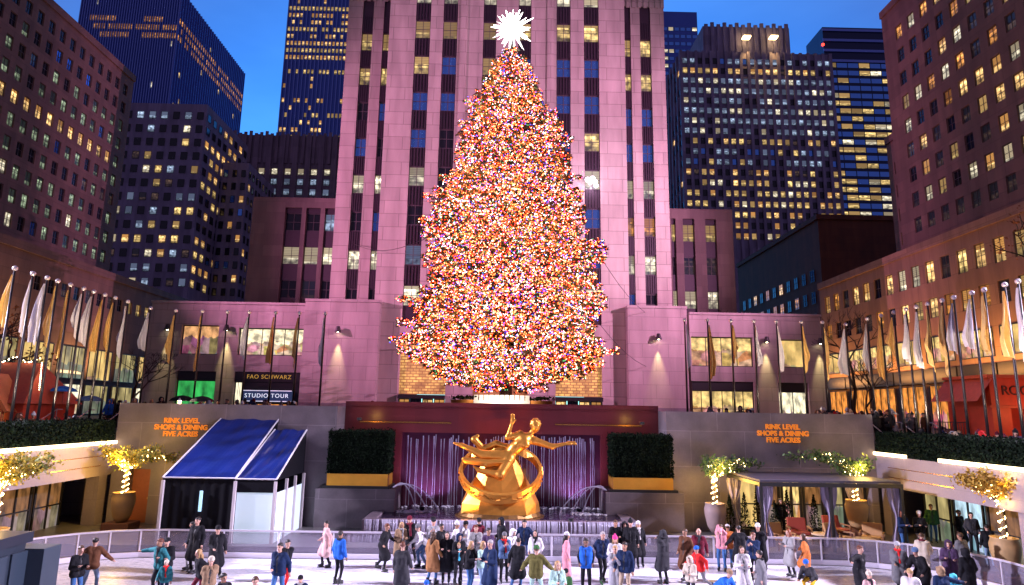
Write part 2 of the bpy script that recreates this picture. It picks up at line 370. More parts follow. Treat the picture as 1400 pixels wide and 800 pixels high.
for bays, dy, tp in ((BAYS, 0, TOPV-1.5), (WB_L+WB_R, 2.5, WTOP-.9)):          # closed foot and head of every bay
    for a, b in bays:
        ks = [t for t in FLT if t-2 >= V0 and t <= tp-.2]
        mb = MB(); mb.box(a, b, dy+.16, dy+.2, V0, ks[-1]-2.0); mb.build('bay_end_panel', spandrel_m, tw)
        if tp > ks[0]+1.96: mb = MB(); mb.box(a, b, dy+.16, dy+.2, ks[0]+1.96, tp); mb.build('bay_end_panel', spandrel_m, tw)
def lattice_mat(name, c, es, s=1.6, c2=(.25, .08, .02)):
    m, b, t = _new(name); n = t.nodes.new; l = t.links.new
    tc = n('ShaderNodeTexCoord'); sp = n('ShaderNodeSeparateXYZ'); l(tc.outputs['Object'], sp.inputs[0]); cb = n('ShaderNodeCombineXYZ'); l(sp.outputs[0], cb.inputs[0]); l(sp.outputs[2], cb.inputs[1])
    br = n('ShaderNodeTexBrick'); l(cb.outputs[0], br.inputs['Vector']); br.inputs['Scale'].default_value = s; br.inputs['Mortar Size'].default_value = .07; br.inputs['Brick Width'].default_value = .9; br.inputs['Row Height'].default_value = .42
    br.inputs['Color1'].default_value = (*c, 1); br.inputs['Color2'].default_value = (*[q*.45 for q in c], 1); br.inputs['Mortar'].default_value = (*c2, 1)
    no = n('ShaderNodeTexNoise'); no.inputs['Scale'].default_value = 1.5; l(tc.outputs['Object'], no.inputs['Vector'])
    mr = n('ShaderNodeMapRange'); mr.inputs[1].default_value = .3; mr.inputs[2].default_value = .7; mr.inputs[3].default_value = .3*es; mr.inputs[4].default_value = 1.3*es; l(no.outputs['Fac'], mr.inputs[0])
    l(br.outputs['Color'], b.inputs['Emission Color']); l(mr.outputs[0], b.inputs['Emission Strength']); b.inputs['Base Color'].default_value = (.3, .2, .08, 1); b.inputs['Roughness'].default_value = .3
    m.cycles.emission_sampling = 'NONE'
    return m
lat = lattice_mat('cast_glass_lattice', (1, .6, .16), .9)
door_glow = P['yellow']
for i, (a, b, c, d) in enumerate(ENT):
    if i == 1:
        mb = MB(); mb.box(a, b, .3, .36, 1.6, d); mb.build('relief_panel', lattice_mat('gilded_relief', (.9, .30, .06), .45, .8), tw)
    else:
        mb = MB(); mb.box(a, b, .3, .36, 2.6, d); mb.build('entrance_screen', lat, tw)
    mb = MB(); mb.box(a, b, -.5, .25, 2.2, 2.55); mb.build('canopy', black_m, tw)
    for q in range(4):
        x = a+(b-a)*(q+.5)/4; mb = MB(); add_window(mb, 0, 0, (b-a)/4-.08, 2.2, 'warm' if q != 1 else 'dark', rng, (1, 0), dep=0, fr=.08, fm=len(PM))
        o = mb.build('door', PM+[black_m], tw); o.location = (x, .25, 0)
mb = MB(); mb.box(-12.2, -9.42, -.1, -.003, 0, 1.9); mb.box(9.42, 12.2, -.1, -.003, 0, 1.9); mb.build('granite_plinth', stone('plinth_granite', (.20, .17, .19), 1.6, .95, .7), tw)

# low stone wings on both sides of the tower foot
def sconce(x, y, z, label, facing=0):
    t = thing('wall_lamp', label, 'wall lamp', (x, y, z), 0, 'conical wall lamps on the low stone wings')
    mb = MB(); mb.lathe([(.16, .55), (.30, .0), (.27, .0), (.14, .5)], n=14); mb.build('lamp_shade', black_m, t).location = (0, -.42, 0)
    mb = MB(); mb.box(-.07, .07, -.3, -.0, .2, .34); mb.build('bracket', black_m, t)
    mb = MB(); mb.ball((0, -.42, .1), .12); mb.build('bulb', pm('sconce_bulb', (1, .9, .6), emit=(1, .86, .5), es=25, sample=False), t)
    lamp('sconce_light', 'SPOT', (0, -.34, -.02), 2600, (1, .80, .36), (0, -.20, -5), .05, 34, .9, None).parent = t
def shop_mat(name, top, goods, es=1.2, scale=2.2, cut=.55, sat=.7):
    """lit shop interior: bright wall above, shelves of varied goods below"""
    m, b, t = _new(name); n = t.nodes.new; l = t.links.new
    uv = n('ShaderNodeUVMap'); sp = n('ShaderNodeSeparateXYZ'); l(uv.outputs[0], sp.inputs[0])
    mp = n('ShaderNodeMapping'); mp.inputs['Scale'].default_value = (scale*3, scale*1.6, 1); l(uv.outputs[0], mp.inputs[0])
    vo = n('ShaderNodeTexVoronoi'); vo.inputs['Scale'].default_value = 2.6; l(mp.outputs[0], vo.inputs['Vector'])
    no = n('ShaderNodeTexNoise'); no.inputs['Scale'].default_value = 3; no.inputs['Detail'].default_value = 4; l(mp.outputs[0], no.inputs['Vector'])
    hs = n('ShaderNodeHueSaturation'); hs.inputs['Saturation'].default_value = sat; hs.inputs['Value'].default_value = .55; l(vo.outputs['Color'], hs.inputs['Color'])
    g = n('ShaderNodeMix'); g.data_type = 'RGBA'; g.inputs[0].default_value = .5; l(hs.outputs[0], g.inputs[6]); g.inputs[7].default_value = (*goods, 1)
    ad = n('ShaderNodeMath'); ad.operation = 'MULTIPLY_ADD'; l(no.outputs['Fac'], ad.inputs[0]); ad.inputs[1].default_value = .5; l(sp.outputs[1], ad.inputs[2])
    r = n('ShaderNodeMath'); r.operation = 'GREATER_THAN'; r.inputs[1].default_value = cut+.22; l(ad.outputs[0], r.inputs[0])
    f = n('ShaderNodeMix'); f.data_type = 'RGBA'; l(r.outputs[0], f.inputs[0]); l(g.outputs[2], f.inputs[6]); f.inputs[7].default_value = (*top, 1)
    mr = n('ShaderNodeMapRange'); mr.inputs[1].default_value = .35; mr.inputs[2].default_value = .65; mr.inputs[3].default_value = .35*es; mr.inputs[4].default_value = 1.35*es; l(no.outputs['Fac'], mr.inputs[0])
    l(f.outputs[2], b.inputs['Emission Color']); l(mr.outputs[0], b.inputs['Emission Strength'])
    b.inputs['Base Color'].default_value = (.03, .03, .03, 1); b.inputs['Roughness'].default_value = .08
    m.cycles.emission_sampling = 'NONE'
    return m
SH = dict(red=shop_mat('shop_red', (1, .50, .2), (.35, .05, .02), .9, .55, .62), toys=shop_mat('shop_toys', (1, .86, .55), (.9, .5, .2), 1.25, 1.1, .5, 1.0),
          green=shop_mat('shop_green', (.06, .75, .15), (.1, .6, .12), .62, .45, .4, .6), gold=shop_mat('shop_gold', (1, .70, .25), (1, .40, .06), 1.05, .8, .58),
          pale=shop_mat('shop_pale', (1, .9, .62), (.9, .6, .25), 1.25, .7, .45), plain=shop_mat('shop_plain', (1, .66, .22), (1, .62, .2), .9, .22, .1),
          amber=shop_mat('shop_amber', (1, .34, .06), (1, .2, .04), 1.0, .8, .4, 1.0), bluish=shop_mat('shop_bluish', (.6, .85, 1), (.35, .6, .9), 1.1, .5, .4), dimwarm=shop_mat('shop_dim_warm', (.35, .15, .05), (.30, .10, .03), .75, .6, .5, .35),
          leafy=shop_mat('shop_leafy', (.75, .6, .25), (.35, .45, .2), .6, .35, .5, .35), )
def shopwin(root, q, y, mat, nmull=0, nrow=0, fr=.09, name='shop_window'):
    a, b, c, d = q; mb = MB()
    mb.face([(a, y+.05, c), (b, y+.05, c), (b, y+.05, d), (a, y+.05, d)], 0, [(0, 0), (1, 0), (1, 1), (0, 1)], .5)
    for e in ((a, a+fr, c, d), (b-fr, b, c, d), (a+fr, b-fr, c, c+fr), (a+fr, b-fr, d-fr, d)): mb.box(e[0], e[1], y-.02, y+.045, e[2], e[3], 1)
    for k in range(nmull):
        x = a+(b-a)*(k+1)/(nmull+1); mb.box(x-fr*.35, x+fr*.35, y-.015, y+.042, c+fr, d-fr, 1)
    for k in range(nrow):
        z = c+(d-c)*(k+1)/(nrow+1); mb.box(a+fr, b-fr, y-.012, y+.044, z-fr*.3, z+fr*.3, 1)
    return mb.build(name, [mat, dframe_m], root)
def text_mesh(name, body, size, mat, loc, parent=None, depth=.03, rot=(math.pi/2, 0, 0), align='CENTER', space=1.0, bold=0.0, line=1.0):
    c = bpy.data.curves.new(name, 'FONT'); c.body = body; c.size = size; c.align_x = align; c.align_y = 'CENTER'; c.extrude = depth; c.space_character = space; c.offset = bold; c.space_line = line
    t = bpy.data.objects.new(name, c); COL.objects.link(t); bpy.context.view_layer.update()
    me = bpy.data.meshes.new_from_object(t.evaluated_get(bpy.context.evaluated_depsgraph_get())); bpy.data.objects.remove(t)
    o = bpy.data.objects.new(name, me); COL.objects.link(o); me.materials.clear(); me.materials.append(mat)
    o.rotation_euler = rot; o.location = loc
    if parent: o.parent = parent
    return o
wingstone = stone('podium_limestone', (.36, .31, .29), 2.4, 1.25, .72, jw=.03, stain=.28, var=.07)
gold_letter = pm('gilt_letter', (.85, .55, .12), .3, .9, emit=(1, .6, .1), es=.35)
for side in (-1, 1):
    px = dict(w=(208, 414, 418), b=(418, 412, 512)) if side < 0 else dict(w=(943, 430, 1130), b=(858, 421, 943))
    wa, wb, _, wt = rect(px['w'][0], px['w'][1], px['w'][2], 553, 60); ba, bb, _, bt = rect(px['b'][0], px['b'][1], px['b'][2], 553, 59)
    t = thing('podium_building', 'two storey stone shop wing with a green lit window, left of the tree' if side < 0 else 'two storey stone shop wing with all windows lit gold, right of the tree', 'building', ((wa+wb)/2, 60, SZ))
    off = (wa+wb)/2
    def q_(x0, y0, x1, y1): a, b, c, d = rect(x0, y0, x1, y1, 60); return (a-off, b-off, max(c-SZ, .0), d-SZ)
    if side < 0: up = [q_(249, 444, 296, 485), q_(327, 448, 417, 487)]; lo = [q_(242, 507, 291, 556), q_(321, 508, 416, 556)]
    else: up = [q_(944.5, 460, 1031, 502), q_(1064, 464, 1105, 503)]; lo = [q_(945, 521, 1033, 566), q_(1064, 523, 1108, 566)]
    lo = [(a, b, .02, d) for a, b, c, d in lo]
    mb = MB(); W0, W1, H0 = wa-off, wb-off, wt-SZ
    mb.facade(W0, W1, 0, H0, up+lo, .5); mb.face([(W0, 0, H0), (W1, 0, H0), (W1, 14, H0), (W0, 14, H0)])
    mb.face([(W0, 14, 0), (W0, 0, 0), (W0, 0, H0), (W0, 14, H0)]); mb.face([(W1, 0, 0), (W1, 14, 0), (W1, 14, H0), (W1, 0, H0)])
    mb.box(W0-.06, W1+.06, -.1, .4, H0-.003, H0+.22)
    mb.build('stone_wall', wingstone, t)
    if side < 0:
        shopwin(t, up[0], .3, SH['red']); shopwin(t, up[1], .3, SH['toys'], 2)
        a, b, c, d = lo[0]; shopwin(t, (a, b, c, d-.8), .3, SH['green'], 0); mb = MB(); mb.box(a, b, .2, .34, d-.8, d); mb.build('black_fascia', black_m, t)
        a, b, c, d = lo[1]
        shopwin(t, (a, a+.75, c, d-.9), .3, SH['pale'], 0); shopwin(t, (b-.7, b, c, d-.9), .3, SH['pale'], 0)
        shopwin(t, (a+1.1, b-1.1, c, c+1.55), .3, SH['amber'], 3); mb = MB(); mb.box(a, b, .1, .3, d-.9, d); mb.build('black_fascia', black_m, t)
        mb = MB(); mb.box(a+.75, a+1.1, .2, .34, c, d-.9); mb.box(b-1.1, b-.7, .2, .34, c, d-.9); mb.box(a+1.1, b-1.1, .2, .34, c+1.55, d-.9); mb.build('shop_surround', black_m, t)
        text_mesh('lettering', 'FAO SCHWARZ', .52, gold_letter, ((a+b)/2-.15, .08, d-.45), t, .02, space=1.15)
        mb = MB(); mb.box(a+1.1, b-1.1, -.6, .15, c+1.75, c+2.65); sg = mb.build('marquee_sign', pm('marquee_navy', (.02, .03, .07), .3, emit=(.03, .05, .15), es=.5), t)
        mb = MB()
        for z in (c+1.72, c+2.66): mb.box(a+1.05, b-1.05, -.63, -.6, z-.035, z+.035)
        mb.build('marquee_light', pm('marquee_strip', (.8, .8, 1), emit=(.8, .8, 1), es=.7, sample=False), sg)
        text_mesh('marquee_lettering', 'STUDIO TOUR', .52, pm('lit_white_letter', (.9, .9, 1), emit=(.75, .85, 1), es=.9, sample=False), ((a+b)/2, -.62, c+2.2), sg, .015, space=1.2)
        text_mesh('wall_inscription', 'ROCKEFELLER\nPLAZA', .36, pm('engraved_letter', (.05, .04, .04), .7), (W0+1.75, -.02, H0-5.05), t, .02, space=1.1)
    else:
        shopwin(t, up[0], .3, SH['gold'], 3); shopwin(t, up[1], .3, SH['plain'], 0)
        a, b, c, d = lo[0]; shopwin(t, (a, b, c, d-.82), .3, SH['gold'], 5, 1); mb = MB(); mb.box(a, b, .2, .34, d-.82, d); mb.build('black_fascia', black_m, t)
        a, b, c, d = lo[1]; shopwin(t, (a, b, c, d-.82), .3, SH['pale'], 1); mb = MB(); mb.box(a, b, .2, .34, d-.82, d); mb.build('black_fascia', black_m, t)
    # the taller block beside the tower shaft
    B0, B1, BH = ba-off, bb-off, bt-SZ
    mb = MB(); mb.box(B0, B1, -1, 1.4, 0, BH); mb.box(B0-.05, B1+.05, -1.08, 1.4, BH+.003, BH+.25); mb.build('corner_block', wingstone, t)
    mb = MB(); mb.box(B0+.01, B1-.01, -1.1, -1.003, 0, 1.7); mb.build('granite_plinth', MATS['plinth_granite'], t)
    if side < 0:
        for x, y, Y, lb in ((232, 452, 60, 'cone wall lamp between a pole and the red lit upper window'), (312, 453, 60, 'cone wall lamp between the two lit upper windows of the left wing'), (463.5, 455, 59, 'cone wall lamp alone on the blank pink block left of the tree')):
            p = at(x, y, Y=Y); sconce(p.x, Y-.0, p.z, lb)
    else:
        for x, y, Y, lb in ((899, 465, 59, 'cone wall lamp alone on the blank pink block right of the tree'), (1046, 469, 60, 'cone wall lamp between the two gold upper windows of the right wing'), (1119, 471, 60, 'cone wall lamp at the far right end of the right wing')):
            p = at(x, y, Y=Y); sconce(p.x, Y-.0, p.z, lb)

# stone annexes behind the low wings
annexstone = stone('annex_limestone', (.20, .145, .14), 2.2, 1.3, .75, stain=.3)
for side, x0, x1, ytop, bx in ((-1, 347, 452, 269, ((385, 408), (414, 434), (440, 456))), (1, 912, 1007, 285, ((919, 925), (935, 951), (966, 981)))):
    Y = 72; a, b, _, top = rect(x0, ytop, x1, 420, Y)
    off = (a+b)/2
    t = thing('office_building', 'dark stone annex with ribbed top behind the left shop wing' if side < 0 else 'dark stone annex with two amber windows behind the right shop wing', 'building', (off, Y, SZ))
    H = top-SZ
    if side < 0: b += 2.0
    else: a -= 2.5
    bays = []
    for p0, p1 in bx:
        u0, u1 = at(p0, 350, Y=Y).x-off, at(p1, 350, Y=Y).x-off
        if u1 < b-off and u0 > a-off: bays.append((u0, u1))
    mb = MB(); mb.facade(a-off, b-off, 0, H, [(u, v, 9.6, H-1.2) for u, v in bays], .6)
    mb.face([(a-off, 0, H), (b-off, 0, H), (b-off, 20, H), (a-off, 20, H)]); mb.face([(a-off, 20, 0), (a-off, 0, 0), (a-off, 0, H), (a-off, 20, H)]); mb.face([(b-off, 0, 0), (b-off, 20, 0), (b-off, 20, H), (b-off, 0, H)])
    mb.build('stone_wall', annexstone, t)
    sp = []
    for j, (u, v) in enumerate(bays):
        z = H-3.9; k = 0
        kinds = [('dark', 'white', 'dark'), ('dark', 'white', 'dim'), ('cool', 'white', 'dark')] if side < 0 else [('yellow', 'dark', 'white'), ('yellow', 'dim', 'white'), ('yellow', 'dim', 'white')]
        zs = []
        while z > 9.8: sp.append((None, (u+v)/2, z, v-u, 2.1, kinds[j % 3][k % 3], (1, 1), .4)); zs.append(z); z -= 3.96; k += 1
        prev = H-1.2
        for z in zs+[7.5]: mb = MB(); mb.box(u, v, .3, .36, z+2.1, prev); mb.build('spandrel', spandrel_m, t); prev = z
    put_windows(t, sp, rng)

# ================================================================ SIDE BUILDINGS
def block(name, label, loc, rot, U0, U1, H, D, wins, mat, cat='building', rec=.25, frame=None, bars=(1, 1), cornice=True, limit=100, extra=None, depw=.12):
    """a slab whose window wall is its local y=0 face; wins: (u, v, w, h, kind)"""
    t = thing(name, label, cat, loc, R(rot))
    mb = MB(); mb.facade(U0, U1, 0, H, [(round(u-w/2, 3), round(u+w/2, 3), round(v, 3), round(v+h, 3)) for u, v, w, h, k in wins], rec)
    mb.face([(U0, 0, H), (U1, 0, H), (U1, D, H), (U0, D, H)]); mb.face([(U0, D, 0), (U0, 0, 0), (U0, 0, H), (U0, D, H)]); mb.face([(U1, 0, 0), (U1, D, 0), (U1, D, H), (U1, 0, H)])
    mb.face([(U1, D, 0), (U0, D, 0), (U0, D, H), (U1, D, H)])
    if cornice: mb.box(U0-.05, U1+.05, -.18, .5, H-.5, H+.35)
    mb.build('stone_wall', mat, t)
    put_windows(t, [(None, u, v, w, h, k, bars, depw) for u, v, w, h, k in wins], rng, frame, limit)
    return t
brown = stone('brown_limestone', (.20, .115, .09), 2.2, 1.25, .72, jw=.03, stain=.3)
warmstone = stone('warm_limestone', (.30, .19, .13), 2.3, 1.85, .75, jw=.03, stain=.3)
# left upper slab, faces +x
wins = []
for c in range(22):
    for r_ in range(10):
        Y = 79.2-1.75*c; z = 23.65+2.495*r_
        if r_ == 9: k = 'dark'
        elif r_ == 8: k = pick(rng, dark=8, green=1, blue=1)
        elif r_ == 5: k = 'warm' if 1 <= c <= 16 else 'green'
        elif r_ == 3: k = pick(rng, green=5, white=1, dark=4, dim=2)
        else: k = pick(rng, green=13, white=1.3, dark=3, blue=.5, yellow=.4)
        wins.append((Y-45, z-.74-20, .92, 1.5, k))
wins.sort(key=lambda q: q[0])
t = block('office_building', 'brown stone office block at far left, greenish lit windows, one amber row', (-50, 45, 20), 90, -8, 35.8, 28.6, 20, wins, brown)
# left podium
wins = []
for c in range(26):
    Y = 64+2.02*c
    if Y < 92: wins.append((Y-45, 16.55-SZ, 1.0, 1.5, 'yellow' if 8 <= c <= 13 else pick(rng, dark=5, dim=2)))
lp = block('office_building', 'low brown block behind the left flags, dim windows over tall lit shop fronts', (-46.5, 45, SZ), 90, -12, 50, 16.3, 5, wins, brown)
for c in range(9):
    a = 3+5.1*c; shopwin(lp, (a, a+4.3, .1, 3.4), -.06, SH['pale' if c % 3 == 1 else 'leafy'], 2); shopwin(lp, (a, a+4.3, 3.9, 7.4), -.06, SH['plain' if c % 2 else 'leafy'], 3)
# right upper slab, faces -x  (local u runs toward the viewer)
wins = []
for c in range(20):
    for r_ in range(9):
        Y = 66.6-2.16*c; z = 26.0+2.88*r_
        k = pick(rng, warm=5, white=2, yellow=3, orange=3, dark=3, dim=3)
        if r_ in (7, 6) and 1 <= 8-r_+c <= 4: k = 'dark'
        if r_ == 0: k = pick(rng, dim=5, dark=3, orange=2)
        wins.append((69.5-Y, z-.8-23, 1.15, 1.62, k))
wins.sort(key=lambda q: q[0])
block('office_building', 'tall brown stone slab at far right with many warm lit windows', (45, 69.5, 23), -90, 0, 62, 30, 20, wins, brown)
pz = at(1222, 185, Y=71).z
wins = [(1.6, z-23, .9, 1.5, pick(rng, warm=3, orange=2, dim=2)) for z in np.arange(25, pz-2, 2.88)]
block('office_building', 'narrow lower brown setback beside the tall right slab, single window column', (46.2, 72.7, 23), -90, 0, 3.18, pz-23, 16, wins, brown)
# right podium
wins = []
for c in range(24):
    Y = 84-2.31*c
    for z, h in ((16.3, 2.0), (20.0, 2.25)):
        wins.append((86-Y, z-h/2-SZ, 1.3, h, pick(rng, warm=6, white=2, yellow=3, orange=3, dim=2, dark=1) if Y < 70 else pick(rng, warm=3, orange=3, dim=4, dark=2)))
rp_ = block('office_building', 'four storey tan stone block at right, warm windows in rows above red lit shops', (43.4, 86, SZ), -90, 0, 80, 18.7, 6, wins, warmstone)
for c in range(11):
    a = 1+5.0*c; shopwin(rp_, (a, a+4.2, 6.6, 9.2), -.06, SH['gold' if c % 3 else 'plain'], 2); shopwin(rp_, (a, a+4.2, .1, 4.4), -.06, SH['amber'], 2)
    mb = MB(); mb.box(a-.3, a+4.5, -.35, -.07, 4.6, 6.0); mb.build('dark_canopy', black_m, rp_)

for y_ in (82, 68, 55):                       # warm light spilling from the lit shop fronts onto the wall
    lamp('shop_glow', 'AREA', (41.0, y_, 9.5), 1000, (1, .42, .12), (43.6, y_, 15), 8, sizey=1.0)
for y_ in (58, 72): lamp('shop_glow', 'AREA', (-44.2, y_, 9), 700, (1, .55, .25), (-46.6, y_, 15), 8, sizey=1.0)
# right low brown block, blank front, windowed flank
Yf = 100; xa = at(1118, 302, Y=Yf).x; top = at(1118, 300, Y=Yf).z; xb = at(1260, 300, Y=Yf).x
t = thing('office_building', 'dark brown blank flat roofed block left of the tall right slab', 'building', (xa, Yf, SZ))
mb = MB(); mb.box(0, xb-xa, 0, 36, 0, top-SZ); mb.box(-.3, xb-xa, -.3, 36, top-SZ+.003, top-SZ+.8); mb.build('stone_wall', stone('dark_brownstone', (.12, .035, .014), 2.2, 1.25, .72, jw=.03, stain=.4), t)  # dark brown base colour, green and blue kept low
sp = [(RotZ(-90, (0, 36, 0)), 3+3*c, 12+3.6*r_, 1.5, 2.0, pick(rng, dark=4, orange=2, warm=1), (1, 1), -.1) for c in range(11) for r_ in range(4)]
put_windows(t, sp, rng)

# ================================================================ DISTANT TOWERS
def grid_tower(name, label, x0, x1, Y, z1, depth, ncol, nrow, pitch, z_top_row, wfrac, hfrac, kindf, mat, fins=0, fin_m=None, side=None, parapet=0, group=None, ridge=False, limit=100, ww=None):
    t = thing(name, label, 'skyscraper', ((x0+x1)/2, Y, SZ), 0, group)
    ox = (x0+x1)/2; H = z1-SZ; a, b = x0-ox, x1-ox
    mb = MB(); mb.box(a, b, 0, depth, 0, H)
    if ridge:
        n_ = int((b-a)/1.6)
        for k in range(n_):
            x = a+(k+.5)*(b-a)/n_; mb.box(x-.45, x+.45, -.35, -.003, H-9, H+.5+(k % 3)*.35)
    mb.build('facade', mat, t)
    cw = (b-a)/ncol; sp = []; r0 = max(0, math.ceil((z_top_row-SZ+pitch*.4-H+1)/pitch))
    for r_ in range(r0, nrow):
        for c in range(ncol):
            k = kindf(r_, c)
            if k: sp.append((None, a+(c+.5)*cw, z_top_row-SZ-r_*pitch-pitch*hfrac/2, cw*wfrac, pitch*hfrac, k, (0, 0), -.12))
    if fins:
        mb = MB()
        for c in range(ncol+1):
            x = a+c*cw; mb.box(x-fins*.5, x+fins*.5, -.7, -.003, 0, H)
        mb.build('vertical_fins', fin_m, t)
    if side:                          # the flank that looks toward the plaza
        sgn, sk, sn, spn = side
        M = RotZ(90, (b, 0, 0)) if sgn > 0 else RotZ(-90, (a, depth, 0))
        for r_ in range(r0, nrow):
            for c in range(sn):
                k = sk(r_, c)
                if k: sp.append((M, (c+.5)*depth/sn, z_top_row-SZ-r_*pitch-pitch*hfrac/2, depth/sn*wfrac, pitch*hfrac, k, (0, 0), -.12))
        if fins:
            mb = MB(); mb.M = M
            for c in range(sn+1):
                x = c*depth/sn; mb.box(x-fins*.4, x+fins*.4, -.5, -.003, 0, H)
            mb.build('vertical_fins', fin_m, t)
    sp.sort(key=lambda q: q[5] in ('dark', 'blue'))
    put_windows(t, sp, rng, dframe_m, limit)
    return t
navy = pm('navy_curtain_wall', (.07, .14, .50), .25, .3, noise=.2, nscale=.05)
navyfin = pm('blue_grey_fin', (.20, .30, .72), .4, .3)
greymass = stone('grey_limestone', (.26, .18, .22), 3, 3.6, .8, stain=.3)
violet = stone('violet_grey_limestone', (.29, .24, .34), 3, 3.6, .8, stain=.3)
# glass tower behind left
fz = 5.4+(at(240, 27, Y=200).z-5.4)*1.3
def kf(r_, c):
    if r_ == 6: return 'orange' if (4 <= c <= 14 or 26 <= c <= 33) else None
    if r_ == 7: return 'orange' if c % 11 and c > 5 else None
    if r_ == 8: return 'orange' if (9 <= c <= 20 or 26 <= c <= 39) else None
    return 'white' if rng.random() < .012 else None
def ks(r_, c):
    if r_ in (6, 7, 8): return 'orange' if rng.random() < .85 else None
    return 'yellow' if rng.random() < .03 else None
grid_tower('skyscraper', 'blue ribbed glass tower with orange lit rows behind the left blocks', -188, -145, 260, 187, 71, 40, 36, 3.9, fz+3.9*6, .6, .7, kf, navy, .35, navyfin, (1, ks, 34, 0), limit=100)
# striped tower left of the main tower
fz = 5.4+(at(430, 12, Y=200).z-5.4)*1.5
lit = {0: 1, 1: .8, 2: .5, 3: .7, 4: .6, 5: .95, 6: 1, 7: 1, 8: 0, 9: .9, 13: .2, 14: .1, 15: .45, 16: .3, 17: .4, 18: .6, 19: .95, 20: .8, 21: .5, 22: .3}
def kf(r_, c): return (('warm' if r_ % 3 else 'yellow') if rng.random() < lit.get(r_-6, .25 if r_ < 6 else .05) else None)
grid_tower('skyscraper', 'dark blue striped tower with many short amber window rows beside the pink tower', -112, -60, 300, 245, 40, 27, 40, 3.9, fz+3.9*6, .62, .62, kf, navy, .5, navyfin, limit=100)
# fluted dark mass behind the left annex
a, b, _, top = rect(282, 183, 470, 300, 186)
t = grid_tower('office_building', 'dark fluted stone building with one row of white windows behind the left annex', a, b, 186, top, 30, 11, 4, 3.2, at(400, 235, Y=186).z, .45, .62, lambda r_, c: 'white' if r_ == 0 and c > 3 else ('cool' if r_ in (1, 2) and c > 4 else 'dark'), greymass, 1.5, greymass, ridge=True)
t['category'] = 'building'
# left middle blocks
top = at(200, 141, Y=150).z; rowz = at(200, 157, Y=150).z
t = grid_tower('office_building', 'violet grey stone block left of centre with scattered cream lit windows', -112, -74, 150, top, 26, 13, 13, 3.5, rowz, .55, .55, lambda r_, c: pick(rng, dark=6, cool=2.2, yellow=1.6, white=1.2, warm=1, dim=1.5), violet, 0, None, (1, lambda r_, c: pick(rng, dark=3, warm=2, yellow=1), 8, 0), limit=140)
t['category'] = 'building'
top = at(300, 222, Y=161).z
t = grid_tower('office_building', 'lower violet grey block with long windowed flank beside the cream lit block', -73.9, -67, 161, top, 19, 3, 10, 3.5, top-3, .5, .55, lambda r_, c: pick(rng, dark=5, blue=1, warm=1), violet, 0, None, (1, lambda r_, c: pick(rng, dark=9, dim=3, warm=1), 8, 0))
t['category'] = 'building'
# right middle slab
Y = 200
a, b, _, top = rect(930, 70, 1152, 300, Y); rz0 = at(1000, 71, Y=Y).z
def kf(r_, c):
    if c in (2, 5): pass
    if r_ in (2, 9, 12): return pick(rng, warm=3, yellow=4, dim=2, dark=2)
    if r_ in (3, 4, 6): return pick(rng, white=3, cool=5)
    if r_ in (5, 7, 8): return pick(rng, cool=6, white=1, dark=1)
    if r_ > 12: return pick(rng, yellow=4, warm=3, white=1, dark=2.5)
    return pick(rng, cool=4, blue=2, dark=2, yellow=.6)
t = grid_tower('skyscraper', 'violet stone slab with ribbed crown and two lamps near its top', a, b, Y, top, 24, 20, 19, 3.62, rz0, .70, .58, kf, violet, .95, violet, (-1, lambda r_, c: 'warm' if rng.random() < .06 else ('dark' if rng.random() < .5 else None), 6, 0), limit=110)
off = (a+b)/2
c0, c1, _, ct = rect(962, 33, 1083, 70, Y)
mb = MB(); mb.box(c0-off, c1-off, 1.2, 20, top-SZ+.003, ct-SZ)
n_ = 14
for k in range(n_):
    x = c0-off+(k+.5)*(c1-c0)/n_; mb.box(x-.6, x+.6, .7, 1.197, top-SZ, ct-SZ+.6+.7*(k % 2))
mb.build('ribbed_crown', violet, t)
for px_ in (1020, 1057):
    p = at(px_, 53, Y=Y-1)
    mb = MB(); mb.box(-1.2, 1.2, -1.4, .6, 0, .5); o = mb.build('floodlight', pm('facade_lamp', (1, .8, .4), emit=(1, .7, .3), es=12, sample=False), t); o.location = (p.x-off, -.9, p.z-SZ)
    lamp('facade_lamp_light', 'SPOT', (p.x-off, -1.7, p.z-SZ-.6), 9000, (1, .62, .2), None, .3, 50, .6, None).parent = t
# blue glass slab far right
Y = 270; a, b, _, top = rect(1124, 37, 1240, 300, Y)
t = grid_tower('skyscraper', 'blue glass slab with dark floor bands and yellow ceilings beyond the violet slab', a, b, Y, top, 16, 6, 22, 3.75, at(1170, 90, Y=Y).z, .96, .66, lambda r_, c: pick(rng, yellow=4, blue=6, white=.7), pm('dark_band_glass', (.02, .03, .08), .2, .4), 0, None, (-1, lambda r_, c: 'dark', 3, 0))
ox = (a+b)/2
for k in range(4):
    mb = MB(); z = top-SZ-1-k*5.2; mb.box(a-ox-.3, b-ox+.3, -.6, -.13, z-1.2, z); mb.build('louvre_band', navyfin, t)
mb = MB(); mb.ball((a-ox-.6, -.6, at(1121, 62, Y=Y).z-SZ), .7); mb.build('warning_light', pm('red_beacon', (1, .05, .03), emit=(1, .05, .03), es=4, sample=False), t)
# small tower peeking out behind
Y = 290; a, b, _, top = rect(880, 15, 960, 200, Y)
grid_tower('skyscraper', 'small blue glass tower between the pink tower and the violet slab', a, b, Y, top, 26, 9, 20, 4, at(930, 40, Y=Y).z, .8, .5, lambda r_, c: 'white' if rng.random() < .28 else 'blue', navy, 0, None)
